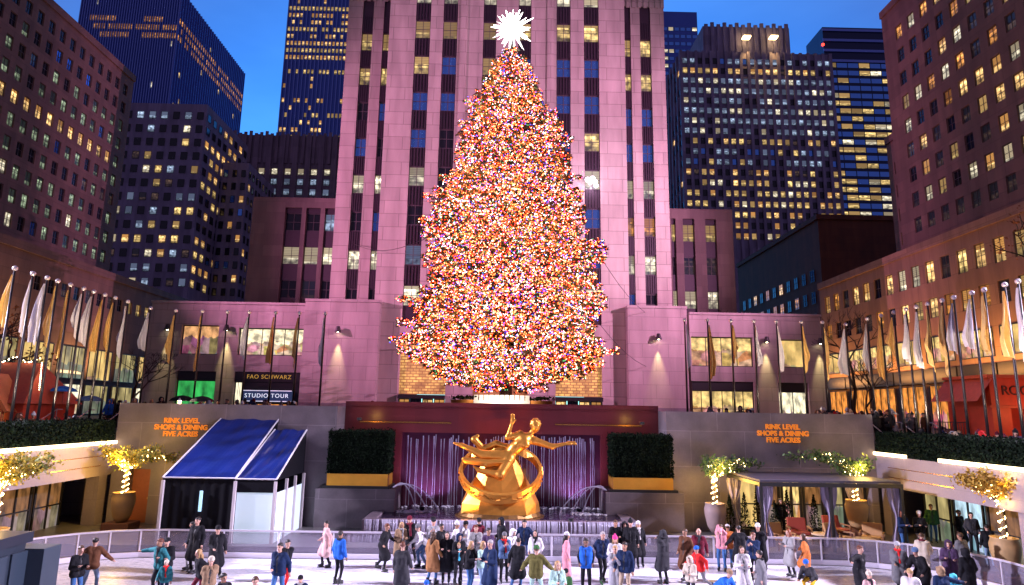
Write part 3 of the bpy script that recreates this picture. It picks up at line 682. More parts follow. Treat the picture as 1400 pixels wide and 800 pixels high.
# ================================================================ SDF SURFACES (people, statue)
def sdf_mesh(prims, vox=.014, k=.02, pad=.05):
    """smooth union of round cones and ellipsoids, meshed as one continuous surface; returns verts, quads, tags"""
    lo = np.full(3, 1e9); hi = -lo
    for p in prims:
        if p[0] == 'c': a, b, ra, rb = np.array(p[1]), np.array(p[2]), p[3], p[4]; m = max(ra, rb); l_, h_ = np.minimum(a, b)-m, np.maximum(a, b)+m
        else: c = np.array(p[1]); r = max(p[2]); l_, h_ = c-r, c+r
        lo = np.minimum(lo, l_); hi = np.maximum(hi, h_)
    lo -= pad; hi += pad
    n = np.ceil((hi-lo)/vox).astype(int)+1
    D = np.full(n, 1.0, np.float32); B = np.full(n, 1.0, np.float32); T = np.zeros(n, np.int8)
    ax = [lo[i]+np.arange(n[i])*vox for i in range(3)]
    for p in prims:
        if p[0] == 'c': a, b = np.array(p[1], float), np.array(p[2], float); m = max(p[3], p[4])+.07; l_, h_ = np.minimum(a, b)-m, np.maximum(a, b)+m
        else: c = np.array(p[1], float); m = max(p[2])+.07; l_, h_ = c-m, c+m
        i0 = np.maximum(((l_-lo)/vox).astype(int), 0); i1 = np.minimum(((h_-lo)/vox).astype(int)+2, n)
        s = tuple(slice(i0[q], i1[q]) for q in range(3))
        X, Y, Z = np.meshgrid(*(ax[q][s[q]] for q in range(3)), indexing='ij')
        if p[0] == 'c':
            d = b-a; l2 = max(float(d@d), 1e-9); t = np.clip(((X-a[0])*d[0]+(Y-a[1])*d[1]+(Z-a[2])*d[2])/l2, 0, 1)
            v = np.sqrt((X-a[0]-t*d[0])**2+(Y-a[1]-t*d[1])**2+(Z-a[2]-t*d[2])**2)-(p[3]+(p[4]-p[3])*t); tg = p[5]; kk = p[6] if len(p) > 6 else k
        else:
            r = p[2]; q = np.sqrt(((X-c[0])/r[0])**2+((Y-c[1])/r[1])**2+((Z-c[2])/r[2])**2)
            g = np.sqrt(((X-c[0])/r[0]**2)**2+((Y-c[1])/r[1]**2)**2+((Z-c[2])/r[2]**2)**2)+1e-6
            v = q*(q-1)/g; tg = p[3]; kk = p[4] if len(p) > 4 else k
        v = v.astype(np.float32)
        o = B[s]; m_ = v < o; T[s][m_] = tg; B[s] = np.minimum(o, v)
        o = D[s]; h = np.maximum(kk-np.abs(o-v), 0)/kk; D[s] = np.minimum(o, v)-h*h*kk*.25
    S = D < 0
    c8 = [(i, j, l) for i in (0, 1) for j in (0, 1) for l in (0, 1)]
    nn = n-1
    sub = lambda A, o: A[o[0]:o[0]+nn[0], o[1]:o[1]+nn[1], o[2]:o[2]+nn[2]]
    cnt = sum(sub(S, o).astype(np.int8) for o in c8); act = (cnt > 0) & (cnt < 8)
    idx = -np.ones(nn, int); ii = np.argwhere(act); idx[act] = np.arange(len(ii))
    acc = np.zeros((len(ii), 3)); w_ = np.zeros(len(ii))
    for o in c8:
        for q in range(3):
            if o[q]: continue
            e = list(o); e[q] = 1
            d0 = D[tuple((ii+o).T)]; d1 = D[tuple((ii+e).T)]; m_ = (d0 < 0) != (d1 < 0)
            t = np.where(m_, d0/(d0-d1+1e-12), 0); pt = np.repeat(np.array([o], float), len(ii), 0); pt[:, q] += t
            acc += pt*m_[:, None]; w_ += m_
    V = lo+(ii+acc/np.maximum(w_, 1)[:, None])*vox
    F = []
    for q in range(3):
        e = [0, 0, 0]; e[q] = 1; u, v = (q+1) % 3, (q+2) % 3
        A = S[:n[0]-e[0], :n[1]-e[1], :n[2]-e[2]]; Bq = S[e[0]:, e[1]:, e[2]:]
        g = np.argwhere(A != Bq)
        g = g[(g[:, u] > 0) & (g[:, v] > 0) & (g[:, u] < nn[u]) & (g[:, v] < nn[v])]
        if not len(g): continue
        fl = S[tuple(g.T)]
        du = np.zeros(3, int); du[u] = 1; dv = np.zeros(3, int); dv[v] = 1
        f = np.stack([idx[tuple((g-du-dv).T)], idx[tuple((g-dv).T)], idx[tuple(g.T)], idx[tuple((g-du).T)]], 1)
        f[~fl] = f[~fl][:, ::-1]; F.append(f)
    F = np.concatenate(F)
    tg = T[tuple(np.minimum(np.round((V-lo)/vox).astype(int), n-1).T)]
    return V, F, tg[F[:, 0]]
def sdf_obj_mesh(name, prims, nm, vox=.014, k=.02, smooth=2):
    V, F, T = sdf_mesh(prims, vox, k)
    me = bpy.data.meshes.new(name); me.from_pydata(V.tolist(), [], F.tolist())
    for m in (nm if isinstance(nm, list) else [nm]): me.materials.append(m)
    me.polygons.foreach_set('material_index', T.astype(np.int32)); me.polygons.foreach_set('use_smooth', [True]*len(F)); me.update()
    if smooth:
        bm = bmesh.new(); bm.from_mesh(me)
        for _ in range(smooth): bmesh.ops.smooth_vert(bm, verts=bm.verts, factor=.4, use_axis_x=True, use_axis_y=True, use_axis_z=True)
        bm.to_mesh(me); bm.free()
    return me

# ================================================================ LEAF SCATTER
def leaves(mb, pts, size, rng, m=lambda: 0, asp=.5):
    for p in pts:
        d = Vector((rng.gauss(0, 1), rng.gauss(0, 1), rng.gauss(0, .8))); d = d.normalized(); a = d.orthogonal().normalized()
        a = Matrix.Rotation(rng.uniform(0, 6.28), 3, d) @ a; s = size*rng.uniform(.6, 1.3); b = d.cross(a)*s*asp; a = a*s
        p = Vector(p); mb.face([p-a*.5, p+b*.5, p+a*.5, p-b*.5], m())
def bulbs(mb, pts, r, rng, m=lambda: 0):
    for p in pts:
        q = r*rng.uniform(.75, 1.25); i = [mb._p((p[0]+x*q, p[1]+y*q, p[2]+z*q)) for x, y, z in ((1, 0, 0), (-1, 0, 0), (0, 1, 0), (0, -1, 0), (0, 0, 1), (0, 0, -1))]; k = m()
        for f in ((0, 2, 4), (2, 1, 4), (1, 3, 4), (3, 0, 4), (2, 0, 5), (1, 2, 5), (3, 1, 5), (0, 3, 5)):
            mb.f.append([i[q] for q in f]); mb.m.append(k); mb.uv.append(None); mb.rnd.append(0.0)

# ================================================================ SUNKEN PLAZA WALLS
granite = stone('grey_granite', (.27, .225, .25), 2.45, 1.55, 1.35, jw=.02, rough=.5, stain=.5, var=.10, streak=False)
redgranite = stone('red_granite', (.22, .035, .04), 2.0, 1.4, .8, jw=.012, rough=.28, stain=.2, var=.1)
GL, GR = -7.3, 7.5
door_q = (-16.2, -15.3, FZ, 2.65); rest_q = (10.7, 16.6, FZ, 2.55)
t = thing('retaining_wall', 'grey granite wall behind the blue tent, orange lettering near its top', 'wall', (0, YW, 0))
mb = MB(); mb.facade(XL, GL, -.02, 5.5, [door_q], .5); mb.face([(XL, 0, 5.5), (GL, 0, 5.5), (GL, 1.5, 5.5), (XL, 1.5, 5.5)]); mb.face([(GL, 0, -.02), (GL, 1.6, -.02), (GL, 1.6, 5.5), (GL, 0, 5.5)]); mb.face([(GL, 1.5, 5.5), (GL, 1.5, 4), (XL, 1.5, 4), (XL, 1.5, 5.5)])
mb.build('granite_facing', granite, t)
mb = MB(); mb.box(door_q[0], door_q[1], .3, .38, FZ, 2.65); dd = mb.build('door', pm('brown_door', (.30, .09, .04), .4, noise=.2), t)
mb = MB(); mb.ball((door_q[1]-.12, .24, 1.4), .05); mb.build('handle', pm('brass', (.6, .4, .12), .3, 1), dd)
t = thing('retaining_wall', 'grey granite wall over the curtained restaurant front, orange lettering near its top', 'wall', (0, YW, 0))
mb = MB(); mb.facade(GR, XR, -.02, 5.5, [rest_q], .5); mb.face([(GR, 0, 5.5), (XR, 0, 5.5), (XR, 1.5, 5.5), (GR, 1.5, 5.5)]); mb.face([(GR, 1.6, -.02), (GR, 0, -.02), (GR, 0, 5.5), (GR, 1.6, 5.5)]); mb.face([(XR, 1.5, 5.5), (XR, 1.5, 4), (GR, 1.5, 4), (GR, 1.5, 5.5)])
mb.build('granite_facing', granite, t)
# restaurant front in the opening
a, b, c, d = rest_q; k = 6
for i in range(k):
    x0 = a+(b-a)*i/k; x1 = a+(b-a)*(i+1)/k
    shopwin(t, (x0+.04, x1-.04, FZ+.05, d), .42, SH[('plain', 'dimwarm', 'gold', 'dimwarm', 'leafy', 'dimwarm')[i]], 0, 1, name='restaurant_window')
orange_sign = pm('orange_letter', (.95, .30, .03), .45, emit=(1, .28, .02), es=.42)
for side, px_, lb in ((-1, 247.5, 'orange lettered rink level sign on the wall above the blue tent'), (1, 1070.5, 'orange lettered rink level sign on the wall above the curtained pavilion')):
    y = 584.5 if side < 0 else 593
    p = at(px_, y, Y=YW-.03)
    t = thing('wall_sign', lb, 'sign', (p.x, YW-.03, p.z))
    for i, s in enumerate(('RINK LEVEL', 'SHOPS & DINING', 'FIVE ACRES')):
        text_mesh('lettering_line', s, .305, orange_sign, (0, 0, .29-.29*i), t, .02, bold=.009, space=1.0)
# centre: red granite back wall with water
t = thing('fountain_wall', 'deep red granite wall behind the golden statue, with a wet dark recess', 'wall', (0, 31, 0))
mb = MB(); mb.facade(GL, GR, 0, 5.55, [(-4.6, 4.75, 0, 4.35)], .25); mb.face([(GL, 0, 5.55), (GR, 0, 5.55), (GR, .6, 5.55), (GL, .6, 5.55)]); mb.face([(GR, .6, 5.55), (GR, .6, 4), (GL, .6, 4), (GL, .6, 5.55)])
mb.box(GL+.01, GR-.01, -.08, .62, 5.553, 5.75); mb.build('granite_facing', redgranite, t)
mb = MB(); mb.face([(-4.6, .25, 0), (4.75, .25, 0), (4.75, .25, 4.35), (-4.6, .25, 4.35)]); mb.build('wet_recess', pm('wet_granite', (.10, .025, .05), .12, noise=.3, nscale=2, bump=.15), t)
mb = MB()
for x0, x1 in ((-6.6, -2.3), (2.6, 6.7)): mb.box(x0, x1, -.03, -.003, 4.78, 4.84)
mb.build('bronze_inlay', pm('bronze_strip', (.7, .35, .08), .25, .9), t)
water_m = pm('falling_water', (.70, .66, .82), .15, alpha=.38, noise=.2)
foam_m = pm('foam', (.8, .78, .9), .6, alpha=.8, noise=.2, nscale=12)
mb = MB(); rg = random.Random(3)
x = -4.3
while x < 4.5:
    if not -1.2 < x < -.7:
        z1 = 4.28-.25*rg.random(); pts = []; z = z1; y = .12
        while z > 1.1:
            pts.append((x+rg.gauss(0, .006), y-.03-.02*rg.random(), z)); z -= .35
        pts.append((x, y-.05, 1.05)); r = rg.uniform(.008, .022)
        mb.tube(pts, [r*(1.9 if i < 2 else rg.uniform(.5, 1.2)) for i in range(len(pts))], 5)
    x += rg.choice((.07, .09, .11, .14, .25))
tag(mb.build('waterfall', water_m, None, (0, 31, 0), smooth=True), 'thin white water streams falling down the red granite wall behind the statue', 'waterfall')
# pool
t = thing('fountain_basin', 'raised stone fountain basin with cascading front steps, under the golden statue', 'fountain', (0, 27, 0))
basin_m = stone('basin_granite', (.22, .17, .20), 1.8, .6, .7, rough=.25, stain=.3)
mb = MB(); mb.box(-5.4, 5.6, -.2, 3.9, 0, .75); mb.box(-5.9, 6.1, -.75, -.203, 0, .62)
mb.box(-5.4, 5.6, -.2, .15, .753, 1.10); mb.box(-5.4, -4.9, .153, 3.9, .753, 1.10); mb.box(5.1, 5.6, .153, 3.9, .753, 1.10)
mb.build('stone_basin', basin_m, t, bevel=.02)
def water_surface_mat():
    m, b, tt = _new('pool_water'); n = tt.nodes.new; l = tt.links.new
    b.inputs['Base Color'].default_value = (.03, .015, .04, 1); b.inputs['Roughness'].default_value = .06
    tc = n('ShaderNodeTexCoord'); no = n('ShaderNodeTexNoise'); no.inputs['Scale'].default_value = 5; no.inputs['Detail'].default_value = 4; l(tc.outputs['Object'], no.inputs['Vector'])
    bp = n('ShaderNodeBump'); bp.inputs['Strength'].default_value = .5; bp.inputs['Distance'].default_value = .08; l(no.outputs['Fac'], bp.inputs['Height']); l(bp.outputs[0], b.inputs['Normal'])
    return m
pool_m = water_surface_mat()
mb = MB(); mb.face([(-4.9, 27.15, 1.04), (5.1, 27.15, 1.04), (5.1, 31.24, 1.04), (-4.9, 31.24, 1.04)]); tag(mb.build('water', pool_m), kind='structure')
mb = MB()
for i in range(260):
    x = rg.uniform(-5.3, 5.5); mb.tube([(x, -.23, 1.11), (x+.01, -.27, .9), (x, -.29, .63)], [.03, .02, .02], 5); x = rg.uniform(-5.8, 6.0); mb.tube([(x, -.78, .63), (x, -.83, .5), (x, -.86, FZ)], [.03, .02, .03], 5)
tag(mb.build('cascade_water', water_m, t, smooth=True), kind='stuff')
mb = MB()
for i in range(420):
    u = rg.random(); cx, cy = rg.choice(((-3.7, 29.2), (3.9, 29.2), (rg.uniform(-4.6, 4.8), 30.95), (rg.uniform(-4.6, 4.8), 30.9)))
    x = cx+rg.gauss(0, .35); y = cy+rg.gauss(0, .18); r = rg.uniform(.03, .11)
    if y < 31.2: mb.lathe([(r, 0), (r*.7, r*.35), (r*.2, r*.5)], (x, y, 1.042), 6)
tag(mb.build('foam', foam_m, smooth=True), kind='stuff')
for s in (-1, 1):
    x0 = -4.55 if s < 0 else 4.65
    mb = MB()
    for j in range(3):
        pts = [(x0-s*1.0*(1+.5*j)*u, 29.3-.25*j, 2.1+.55*u*(2-1*j*.4)-2.2*u*u*(1.0-.06*j)+.2*j*u) for u in [k/9 for k in range(10)]]
        pts = [p for p in pts if p[2] > 1.02]+[(pts[-1][0], pts[-1][1], 1.04)]
        mb.tube(pts, [.03]*(len(pts)-1)+[.05], 6)
    tag(mb.build('water_jet', water_m, smooth=True), 'arching white water jet springing from the wall under the %s hedge into the pool' % ('left' if s < 0 else 'right'), 'water jet')
    # pedestal, gold planter, clipped hedge
    xa, xb = (-7.95, -4.5) if s < 0 else (4.65, 8.1)
    t = thing('stone_pedestal', 'grey granite pedestal block under the gold planter %s of the statue' % ('left' if s < 0 else 'right'), 'pedestal', ((xa+xb)/2, 30, 0))
    mb = MB(); h = (xb-xa)/2; mb.box(-h, h, -.9, 1.0, 0, 1.98); mb.build('granite_block', granite, t, bevel=.02)
    mb = MB(); mb.box(-h+.2, h-.25, -.86, .6, 1.983, 2.1); mb.build('dark_base', black_m, t)
    u0, u1 = (-7.5, -4.85) if s < 0 else (5.0, 7.65)
    t = thing('planter_box', 'long gold planter box holding the clipped hedge %s of the statue' % ('left' if s < 0 else 'right'), 'planter', ((u0+u1)/2, 29.8, 2.103))
    h = (u1-u0)/2
    gm = pm('gold_planter', (.85, .42, .05), .35, .7, noise=.12, nscale=3)
    mb = MB()
    for q in ((-h, h, -.62, -.56), (-h, h, .56, .62)): mb.box(q[0], q[1], q[2], q[3], 0, .5)
    for q in ((-h, -h+.06), (h-.06, h)): mb.box(q[0], q[1], -.559, .559, 0, .5)
    mb.box(-h+.06, h-.06, -.559, .559, .02, .42); mb.build('gold_trough', gm, t)
    hb = MB(); hg = random.Random(5+s); box_leaf = [pm('box_leaf', (.009, .018, .009), .8, spec=.1), pm('box_leaf_dark', (.005, .010, .006), .8, spec=.1), pm('box_leaf_tip', (.013, .026, .011), .8, spec=.1)]
    pts = []
    for i in range(9000):
        x, y, z = hg.uniform(-h-.05, h+.05), hg.uniform(-.62, .62), hg.uniform(.45, 2.25)+.1*hg.random()
        if hg.random() < .8:
            q = hg.randrange(3)
            if q == 0: y = -.6+.06*hg.random()
            elif q == 1: z = 2.25+hg.gauss(0, .07)
            else: x = hg.choice((-h, h))+hg.gauss(0, .03)
        pts.append((x, y, z))
    leaves(hb, pts, .11, hg, lambda: hg.choice((0, 0, 1, 1, 2)))
    o = hb.build('hedge', box_leaf, None, ((u0+u1)/2, 29.8, 2.103)); tag(o, 'dark clipped box hedge standing in the gold planter %s of the statue' % ('left' if s < 0 else 'right'), 'hedge')
    hc = MB(); hc.box(-h+.08, h-.08, -.5, .5, .42, 2.14); hc.build('branches', box_leaf[1], o)

# gilded statue (a plain reclining figure)
gilt = pm('gilding', (.82, .36, .06), .36, .8, noise=.25, nscale=4, bump=.1)
base_st = thing('statue', 'gilded statue of a reclining figure over a ring on a tall mound, in the pool', 'statue', (.05, 28.6, 1.08))
mb = MB(); mb.lathe([(2.0, -.3), (2.0, -.02), (1.85, .0), (1.75, .14)], n=28); o = mb.build('round_plinth', pm('dark_gilding', (.25, .13, .04), .4, .7, noise=.3), base_st); o.scale = (.95, .7, 1)
# faceted mound
mb = MB(); rg = random.Random(11)
prof = [(1.78, .12), (1.70, .5), (1.42, 1.0), (1.05, 1.7), (.8, 2.3), (.55, 2.75), (.15, 2.9)]
rings = []
for k, (r, z) in enumerate(prof): rings.append([(r*(1+rg.uniform(-.035, .035)+.05*math.sin(j*2.3))*math.cos(2*math.pi*j/11+.2), .68*r*(1+rg.uniform(-.035, .035)+.05*math.sin(j*2.3))*math.sin(2*math.pi*j/11+.2), z) for j in range(11)])
for k in range(len(rings)-1):
    for j in range(11): mb.face([rings[k][j], rings[k][(j+1) % 11], rings[k+1][(j+1) % 11]]); mb.face([rings[k][j], rings[k+1][(j+1) % 11], rings[k+1][j]])
mb.face(rings[-1]); mb.build('mound', gilt, base_st, bevel=.10)
mb = MB(); N_ = 48
for k in range(N_):
    a0, a1 = 2*math.pi*k/N_, 2*math.pi*(k+1)/N_
    def rp_(a, r, y): return (.02+r*math.cos(a), -.3+(r*.80+y*.5)*math.sin(a), 1.78+(r*.55-y*.1)*math.sin(a)+y*.85)
    for (r0, y0), (r1, y1) in (((1.75, -.2), (1.75, .2)), ((1.75, .2), (1.62, .2)), ((1.62, .2), (1.62, -.2)), ((1.62, -.2), (1.75, -.2))):
        mb.face([rp_(a0, r0, y0), rp_(a1, r0, y0), rp_(a1, r1, y1), rp_(a0, r1, y1)])
    mb.tube([rp_(a0+.02, 1.76, rg.uniform(-.1, .1)), rp_(a1, 1.77, rg.uniform(-.1, .1))], .045, 5)
mb.build('ring', gilt, base_st)
fig = [('c', (.30, -.35, 2.42), (.62, -.38, 2.78), .26, .27, 0), ('c', (.62, -.38, 2.78), (.98, -.4, 3.08), .28, .33, 0), ('c', (.80, -.38, 3.34), (1.42, -.42, 3.10), .16, .16, 0),
       ('c', (1.12, -.42, 3.22), (1.36, -.46, 3.5), .13, .11, 0), ('e', (1.47, -.5, 3.70), (.20, .23, .26), 0), ('e', (1.52, -.66, 3.62), (.05, .07, .05), 0),
       ('c', (1.42, -.42, 3.10), (2.2, -.5, 2.86), .17, .12, 0), ('c', (2.2, -.5, 2.86), (2.88, -.6, 3.02), .105, .065, 0),
       ('c', (.80, -.38, 3.34), (.28, -.44, 3.22), .165, .12, 0), ('c', (.28, -.44, 3.22), (.48, -.5, 3.88), .105, .07, 0),
       ('c', (.30, -.35, 2.40), (-.75, -.5, 2.48), .29, .20, 0), ('c', (-.75, -.5, 2.48), (-1.65, -.5, 2.86), .19, .095, 0), ('c', (-1.65, -.5, 2.86), (-2.0, -.5, 2.95), .085, .05, 0),
       ('c', (.36, -.45, 2.32), (.0, -.85, 1.70), .27, .19, 0), ('c', (.0, -.85, 1.70), (-.9, -.68, 1.86), .17, .095, 0), ('c', (-.9, -.68, 1.86), (-1.12, -.70, 2.02), .075, .05, 0)]
for i in range(4):
    fig.append(('c', (2.88, -.6, 3.02), (3.14+.02*i, -.58-.03*i, 3.10-.045*i), .035, .022, 0)); fig.append(('c', (.48+.03*i-.04, -.5, 3.9), (.50+.05*i-.09, -.55, 4.20-.02*abs(i-1)), .034, .022, 0))
fig += [('c', (2.86, -.62, 3.0), (2.97, -.74, 2.98), .035, .022, 0), ('c', (.52, -.52, 3.86), (.64, -.58, 3.97), .035, .022, 0)]
for ux in (-.07, .07): fig.append(('e', (1.48+ux, -.715, 3.74), (.03, .02, .018), 0))
for q in ((.78, -.62, 2.98), (1.06, -.66, 2.92)): fig.append(('e', q, (.16, .08, .12), 0, .06))
fm_ = sdf_obj_mesh('figure', fig, gilt, .035, .09, 2); o = bpy.data.objects.new('figure', fm_); COL.objects.link(o); o.parent = base_st
hairp = [('e', (1.46, -.44, 3.77), (.235, .23, .23), 0)]+[('e', (1.47+.2*math.cos(a)*math.cos(b), -.44+.2*math.sin(a)*math.cos(b), 3.79+.2*math.sin(b)), (.06, .06, .06), 0) for a in np.arange(0, 6.2, .6) for b in (.0, .6, 1.2)]
o = bpy.data.objects.new('hair', sdf_obj_mesh('hair', hairp, gilt, .025, .03, 1)); COL.objects.link(o); o.parent = base_st
dr = [('c', (.5, -.25, 2.75), (-.2, -.2, 2.95), .10, .13, 0), ('c', (-.2, -.2, 2.95), (-.75, -.2, 2.72), .12, .14, 0), ('c', (-.75, -.2, 2.72), (-1.15, -.25, 3.10), .13, .15, 0), ('c', (-1.15, -.25, 3.1), (-1.0, -.25, 3.25), .13, .08, 0),
      ('c', (.35, -.66, 2.25), (-.5, -.74, 2.20), .12, .11, 0), ('c', (-.5, -.74, 2.20), (-1.55, -.68, 2.30), .11, .10, 0), ('c', (.3, -.6, 2.13), (-.6, -.72, 2.08), .09, .09, 0), ('c', (-.6, -.72, 2.08), (-1.5, -.66, 2.20), .08, .08, 0)]
o = bpy.data.objects.new('drapery', sdf_obj_mesh('drapery', dr, gilt, .03, .05, 1)); COL.objects.link(o); o.parent = base_st

# ================================================================ SIDE TERRACES: fascia, hedge, arcade
fascia_m = stone('pale_fascia', (.27, .22, .25), 2.6, 1.4, .8, jw=.01, rough=.55, stain=.15, var=.05, streak=False)
strip_m = pm('warm_light_strip', (1, .85, .6), emit=(1, .74, .40), es=5.5)
for s in (-1, 1):
    X = XL if s < 0 else XR
    nm = 'left' if s < 0 else 'right'
    t = thing('terrace_arcade', 'pale stone terrace edge over glazed shop fronts, beside the %s' % ('dark booth' if s < 0 else 'curtained pavilion'), 'arcade', (X, 0, 0))
    out_ = s                              # outward from the rink
    mb = MB(); x0, x1 = sorted((0, out_*.5)); mb.box(x0, x1, -20, YW-.003, 2.42, 3.72); mb.build('fascia', fascia_m, t)
    mb = MB()
    for z in (2.85, 3.25): 
        xx = -out_*.004; mb.box(min(xx, xx-out_*.02), max(xx, xx-out_*.02), 24.5 if s > 0 else 25.5, 28.6, z-.012, z+.012)
    mb.build('bronze_rail', MATS['bronze_strip'], t)
    for y0, y1 in (((-10, YW-.05),) if s < 0 else ((27.2, YW-.05), (-10, 25.1))):
        mb = MB(); xa, xb = sorted((-out_*.12, -out_*.003)); mb.box(xa, xb, y0, y1, 3.725, 3.86); o = mb.build('light_strip', strip_m, t)
    mb = MB(); xa, xb = sorted((out_*2.0, out_*2.2)); mb.box(xa, xb, -20, YW-.003, -.03, 2.419); mb.build('inner_wall', black_m, t)
    y = 28.9; i = 0; seq = ['dimwarm', 'dimwarm', 'plain', 'dimwarm', 'amber', 'dimwarm'] if s < 0 else ['leafy', 'bluish', 'dimwarm', 'bluish', 'gold', 'leafy']
    while y > 2:
        o = MB(); M = RotZ(90 if s < 0 else -90, (out_*1.6, y-1.7 if s < 0 else y, 0))
        ob = shopwin(t, (0, 1.7, .1, 2.4), 0, SH[seq[i % 6]], 1, 1); ob.matrix_local = M
        y -= 1.86; i += 1
    for yy in (29.2, 21.5 if s > 0 else 18.5, 15): 
        mb = MB(); xa, xb = sorted((out_*.15, out_*.7)); mb.box(xa, xb, yy-.28, yy+.28, -.03, 2.419); mb.build('stone_pier', fascia_m, t)
    # terrace hedge
    hg = random.Random(20+s); hb = MB(); pts = []
    for i in range(16000):
        y = hg.uniform(3, YW-.1) if hg.random() < .3 else hg.uniform(15, YW-.1); u = hg.uniform(.02, 1.0); z = hg.uniform(3.75, 4.72)
        q = hg.random()
        if q < .5: u = .05*hg.random()
        elif q < .85: z = 4.68+hg.gauss(0, .05)
        pts.append((out_*u, y, z))
    leaves(hb, pts, .13, hg, lambda: hg.choice((0, 1, 1, 2)))
    o = hb.build('hedge', box_leaf, None, (X, 0, 0)); tag(o, 'long low dark hedge along the %s terrace edge, above the glowing light strip' % nm, 'hedge')
    mb = MB(); xa, xb = sorted((out_*.1, out_*.95)); mb.box(xa, xb, -10, YW-.05, 3.72, 4.6); mb.build('branches', box_leaf[1], o)
    # stairs with handrails from the street down to the terrace
    t = thing('stairs', 'short stone stair with steel handrails down from the street, %s terrace' % nm, 'stairs', (X+out_*2.6, 31.6, 3.4))
    mb = MB(); n_ = 5
    for k in range(n_): mb.box(-1.6, 1.6, -.32*(n_-k), -.32*(n_-k-1)-.002 if k < n_-1 else 0, 0, .8*(k+1)/n_)
    mb.build('steps', paving, t)
    for x in (-1.55, 0, 1.55):
        mb = MB(); mb.tube([(x, .4, 1.75), (x, 0, 1.75), (x, -1.7, .95), (x, -2.0, .95)], .025, 6); mb.tube([(x, 0, .8), (x, 0, 1.75)], .02, 6); mb.tube([(x, -1.7, 0), (x, -1.7, .95)], .02, 6)
        mb.build('handrail', pm('steel', (.45, .43, .45), .35, .9), t)
    # picket fence at the street edge
    t = thing('railing', 'black picket railing at the street edge behind the %s flag row' % nm, 'railing', (X+out_*1.0, 32, SZ))
    mb = MB(); xs = sorted((out_*3.4, out_*13)); 
    for z in (.12, 1.0): mb.box(xs[0], xs[1], -.02, .02, z-.02, z+.02)
    mb.build('rail', pm('grey_rail', (.15, .14, .16), .4, .6), t)
    mb = MB(); x = xs[0]
    while x < xs[1]: mb.box(x-.012, x+.012, -.012, .012, 0, 1.0); x += .13
    mb.build('pickets', MATS['grey_rail'], t)

# red wooden market huts on the terraces
hutred = pm('red_boards', (.50, .05, .02), .55, noise=.25, nscale=4); hutroof = pm('red_roof', (.45, .07, .03), .6, noise=.3, nscale=6); glow_b = pm('fairy_bulb', (1, .85, .6), emit=(1, .8, .5), es=9, sample=False)
t = thing('market_hut', 'red wooden hut with a gabled dormer and string lights along its ridge, left terrace', 'hut', (-23.9, 33.0-1.2, 3.4))
mb = MB(); mb.box(-3.4, 2.3, -1.8, 1.8, 0, 2.1); mb.build('board_wall', hutred, t)
mb = MB(); rz = 3.95
mb.face([(-3.7, -2.1, 2.0), (2.5, -2.1, 2.0), (1.6, 0, rz), (-3.7, 0, rz)]); mb.face([(2.5, 2.1, 2.0), (-3.7, 2.1, 2.0), (-3.7, 0, rz), (1.6, 0, rz)]); mb.face([(2.5, -2.1, 2.0), (2.5, 2.1, 2.0), (1.6, 0, rz)]); mb.build('roof', hutroof, t)
mb = MB(); mb.face([(-.3, -2.25, 1.75), (1.9, -2.25, 1.75), (.8, -2.25, 3.2)]); dm = mb.build('dormer_gable', hutred, t)
mb = MB()
for p, q in (((-.45, 1.62), (.8, 3.35)), ((2.05, 1.62), (.8, 3.35))): mb.bar((p[0], -2.4, p[1]), (q[0], -2.4, q[1]), .14); mb.face([(p[0], -2.42, p[1]), (q[0], -2.42, q[1]), (q[0], -1, q[1]), (p[0], -1, p[1])])
for x in (-.2, .3, .8, 1.3, 1.8): mb.bar((x, -2.35, 0), (x, -2.35, 1.75 if x in (-.2, 1.8) else 2.3), .08)
mb.bar((-.3, -2.37, 1.8), (1.9, -2.37, 1.8), .1); mb.build('timber_trim', pm('orange_timber', (.60, .17, .05), .5, noise=.2), t)
for x in (.05, 1.05): shopwin(t, (x, x+.55, .4, 1.65), -2.0, SH['plain'], 1, 2, .05, 'window')
mb = MB(); rg = random.Random(2)
bulbs(mb, [(-2.6+4.2*i/40, -.1+.06*rg.gauss(0, 1), rz+.1+.12*math.sin(i*.5)+.05*rg.random()) for i in range(40)]+[(1.65+.9*i/14, -.1-1.2*i/14, rz-1.4*i/14) for i in range(14)]+[(-3+.25*i, -2.2, 1.95) for i in range(9)], .04, rg)
tag(mb.build('string_lights', glow_b, t), kind='stuff')
lamp('hut_light', 'POINT', (-.2, -2.9, 1.6), 40, (1, .45, .15), size=.2).parent = t; lamp('hut_light', 'POINT', (-2.2, -3.6, 1.2), 45, (1, .4, .15), size=.2).parent = t
t = thing('market_hut', 'red flat fronted hut with dark lettering over its open counter, right terrace', 'hut', (25.6, 30.2, 3.4))
mb = MB(); mb.box(-2.6, 6, 0, 3, 2.5, 3.9); mb.box(-2.6, -1.7, .003, 3, 0, 2.497); mb.box(-1.7, 6, 1.2, 3, 0, 2.497); mb.build('board_wall', hutred, t)
mb = MB(); mb.box(-2.75, 6.1, -.12, 3, 3.903, 4.05); mb.box(-2.7, 6, -.06, -.003, 2.5, 2.62); mb.build('trim', hutroof, t)
mb = MB(); mb.face([(-3.5, -.3, 2.8), (-2.603, -.3, 3.9), (-2.603, 3, 3.9), (-3.5, 3, 2.8)]); mb.build('side_roof', hutroof, t)
text_mesh('lettering', 'ROCK KIN', .62, pm('dark_letter', (.06, .01, .01), .6), (-.6, -.02, 3.3), t, .02)
lamp('hut_light', 'POINT', (-1.0, -1.6, 2.2), 110, (1, .35, .12), size=.2).parent = t; lamp('hut_light', 'POINT', (2.0, -1.0, 4.6), 80, (1, .4, .2), size=.2).parent = t

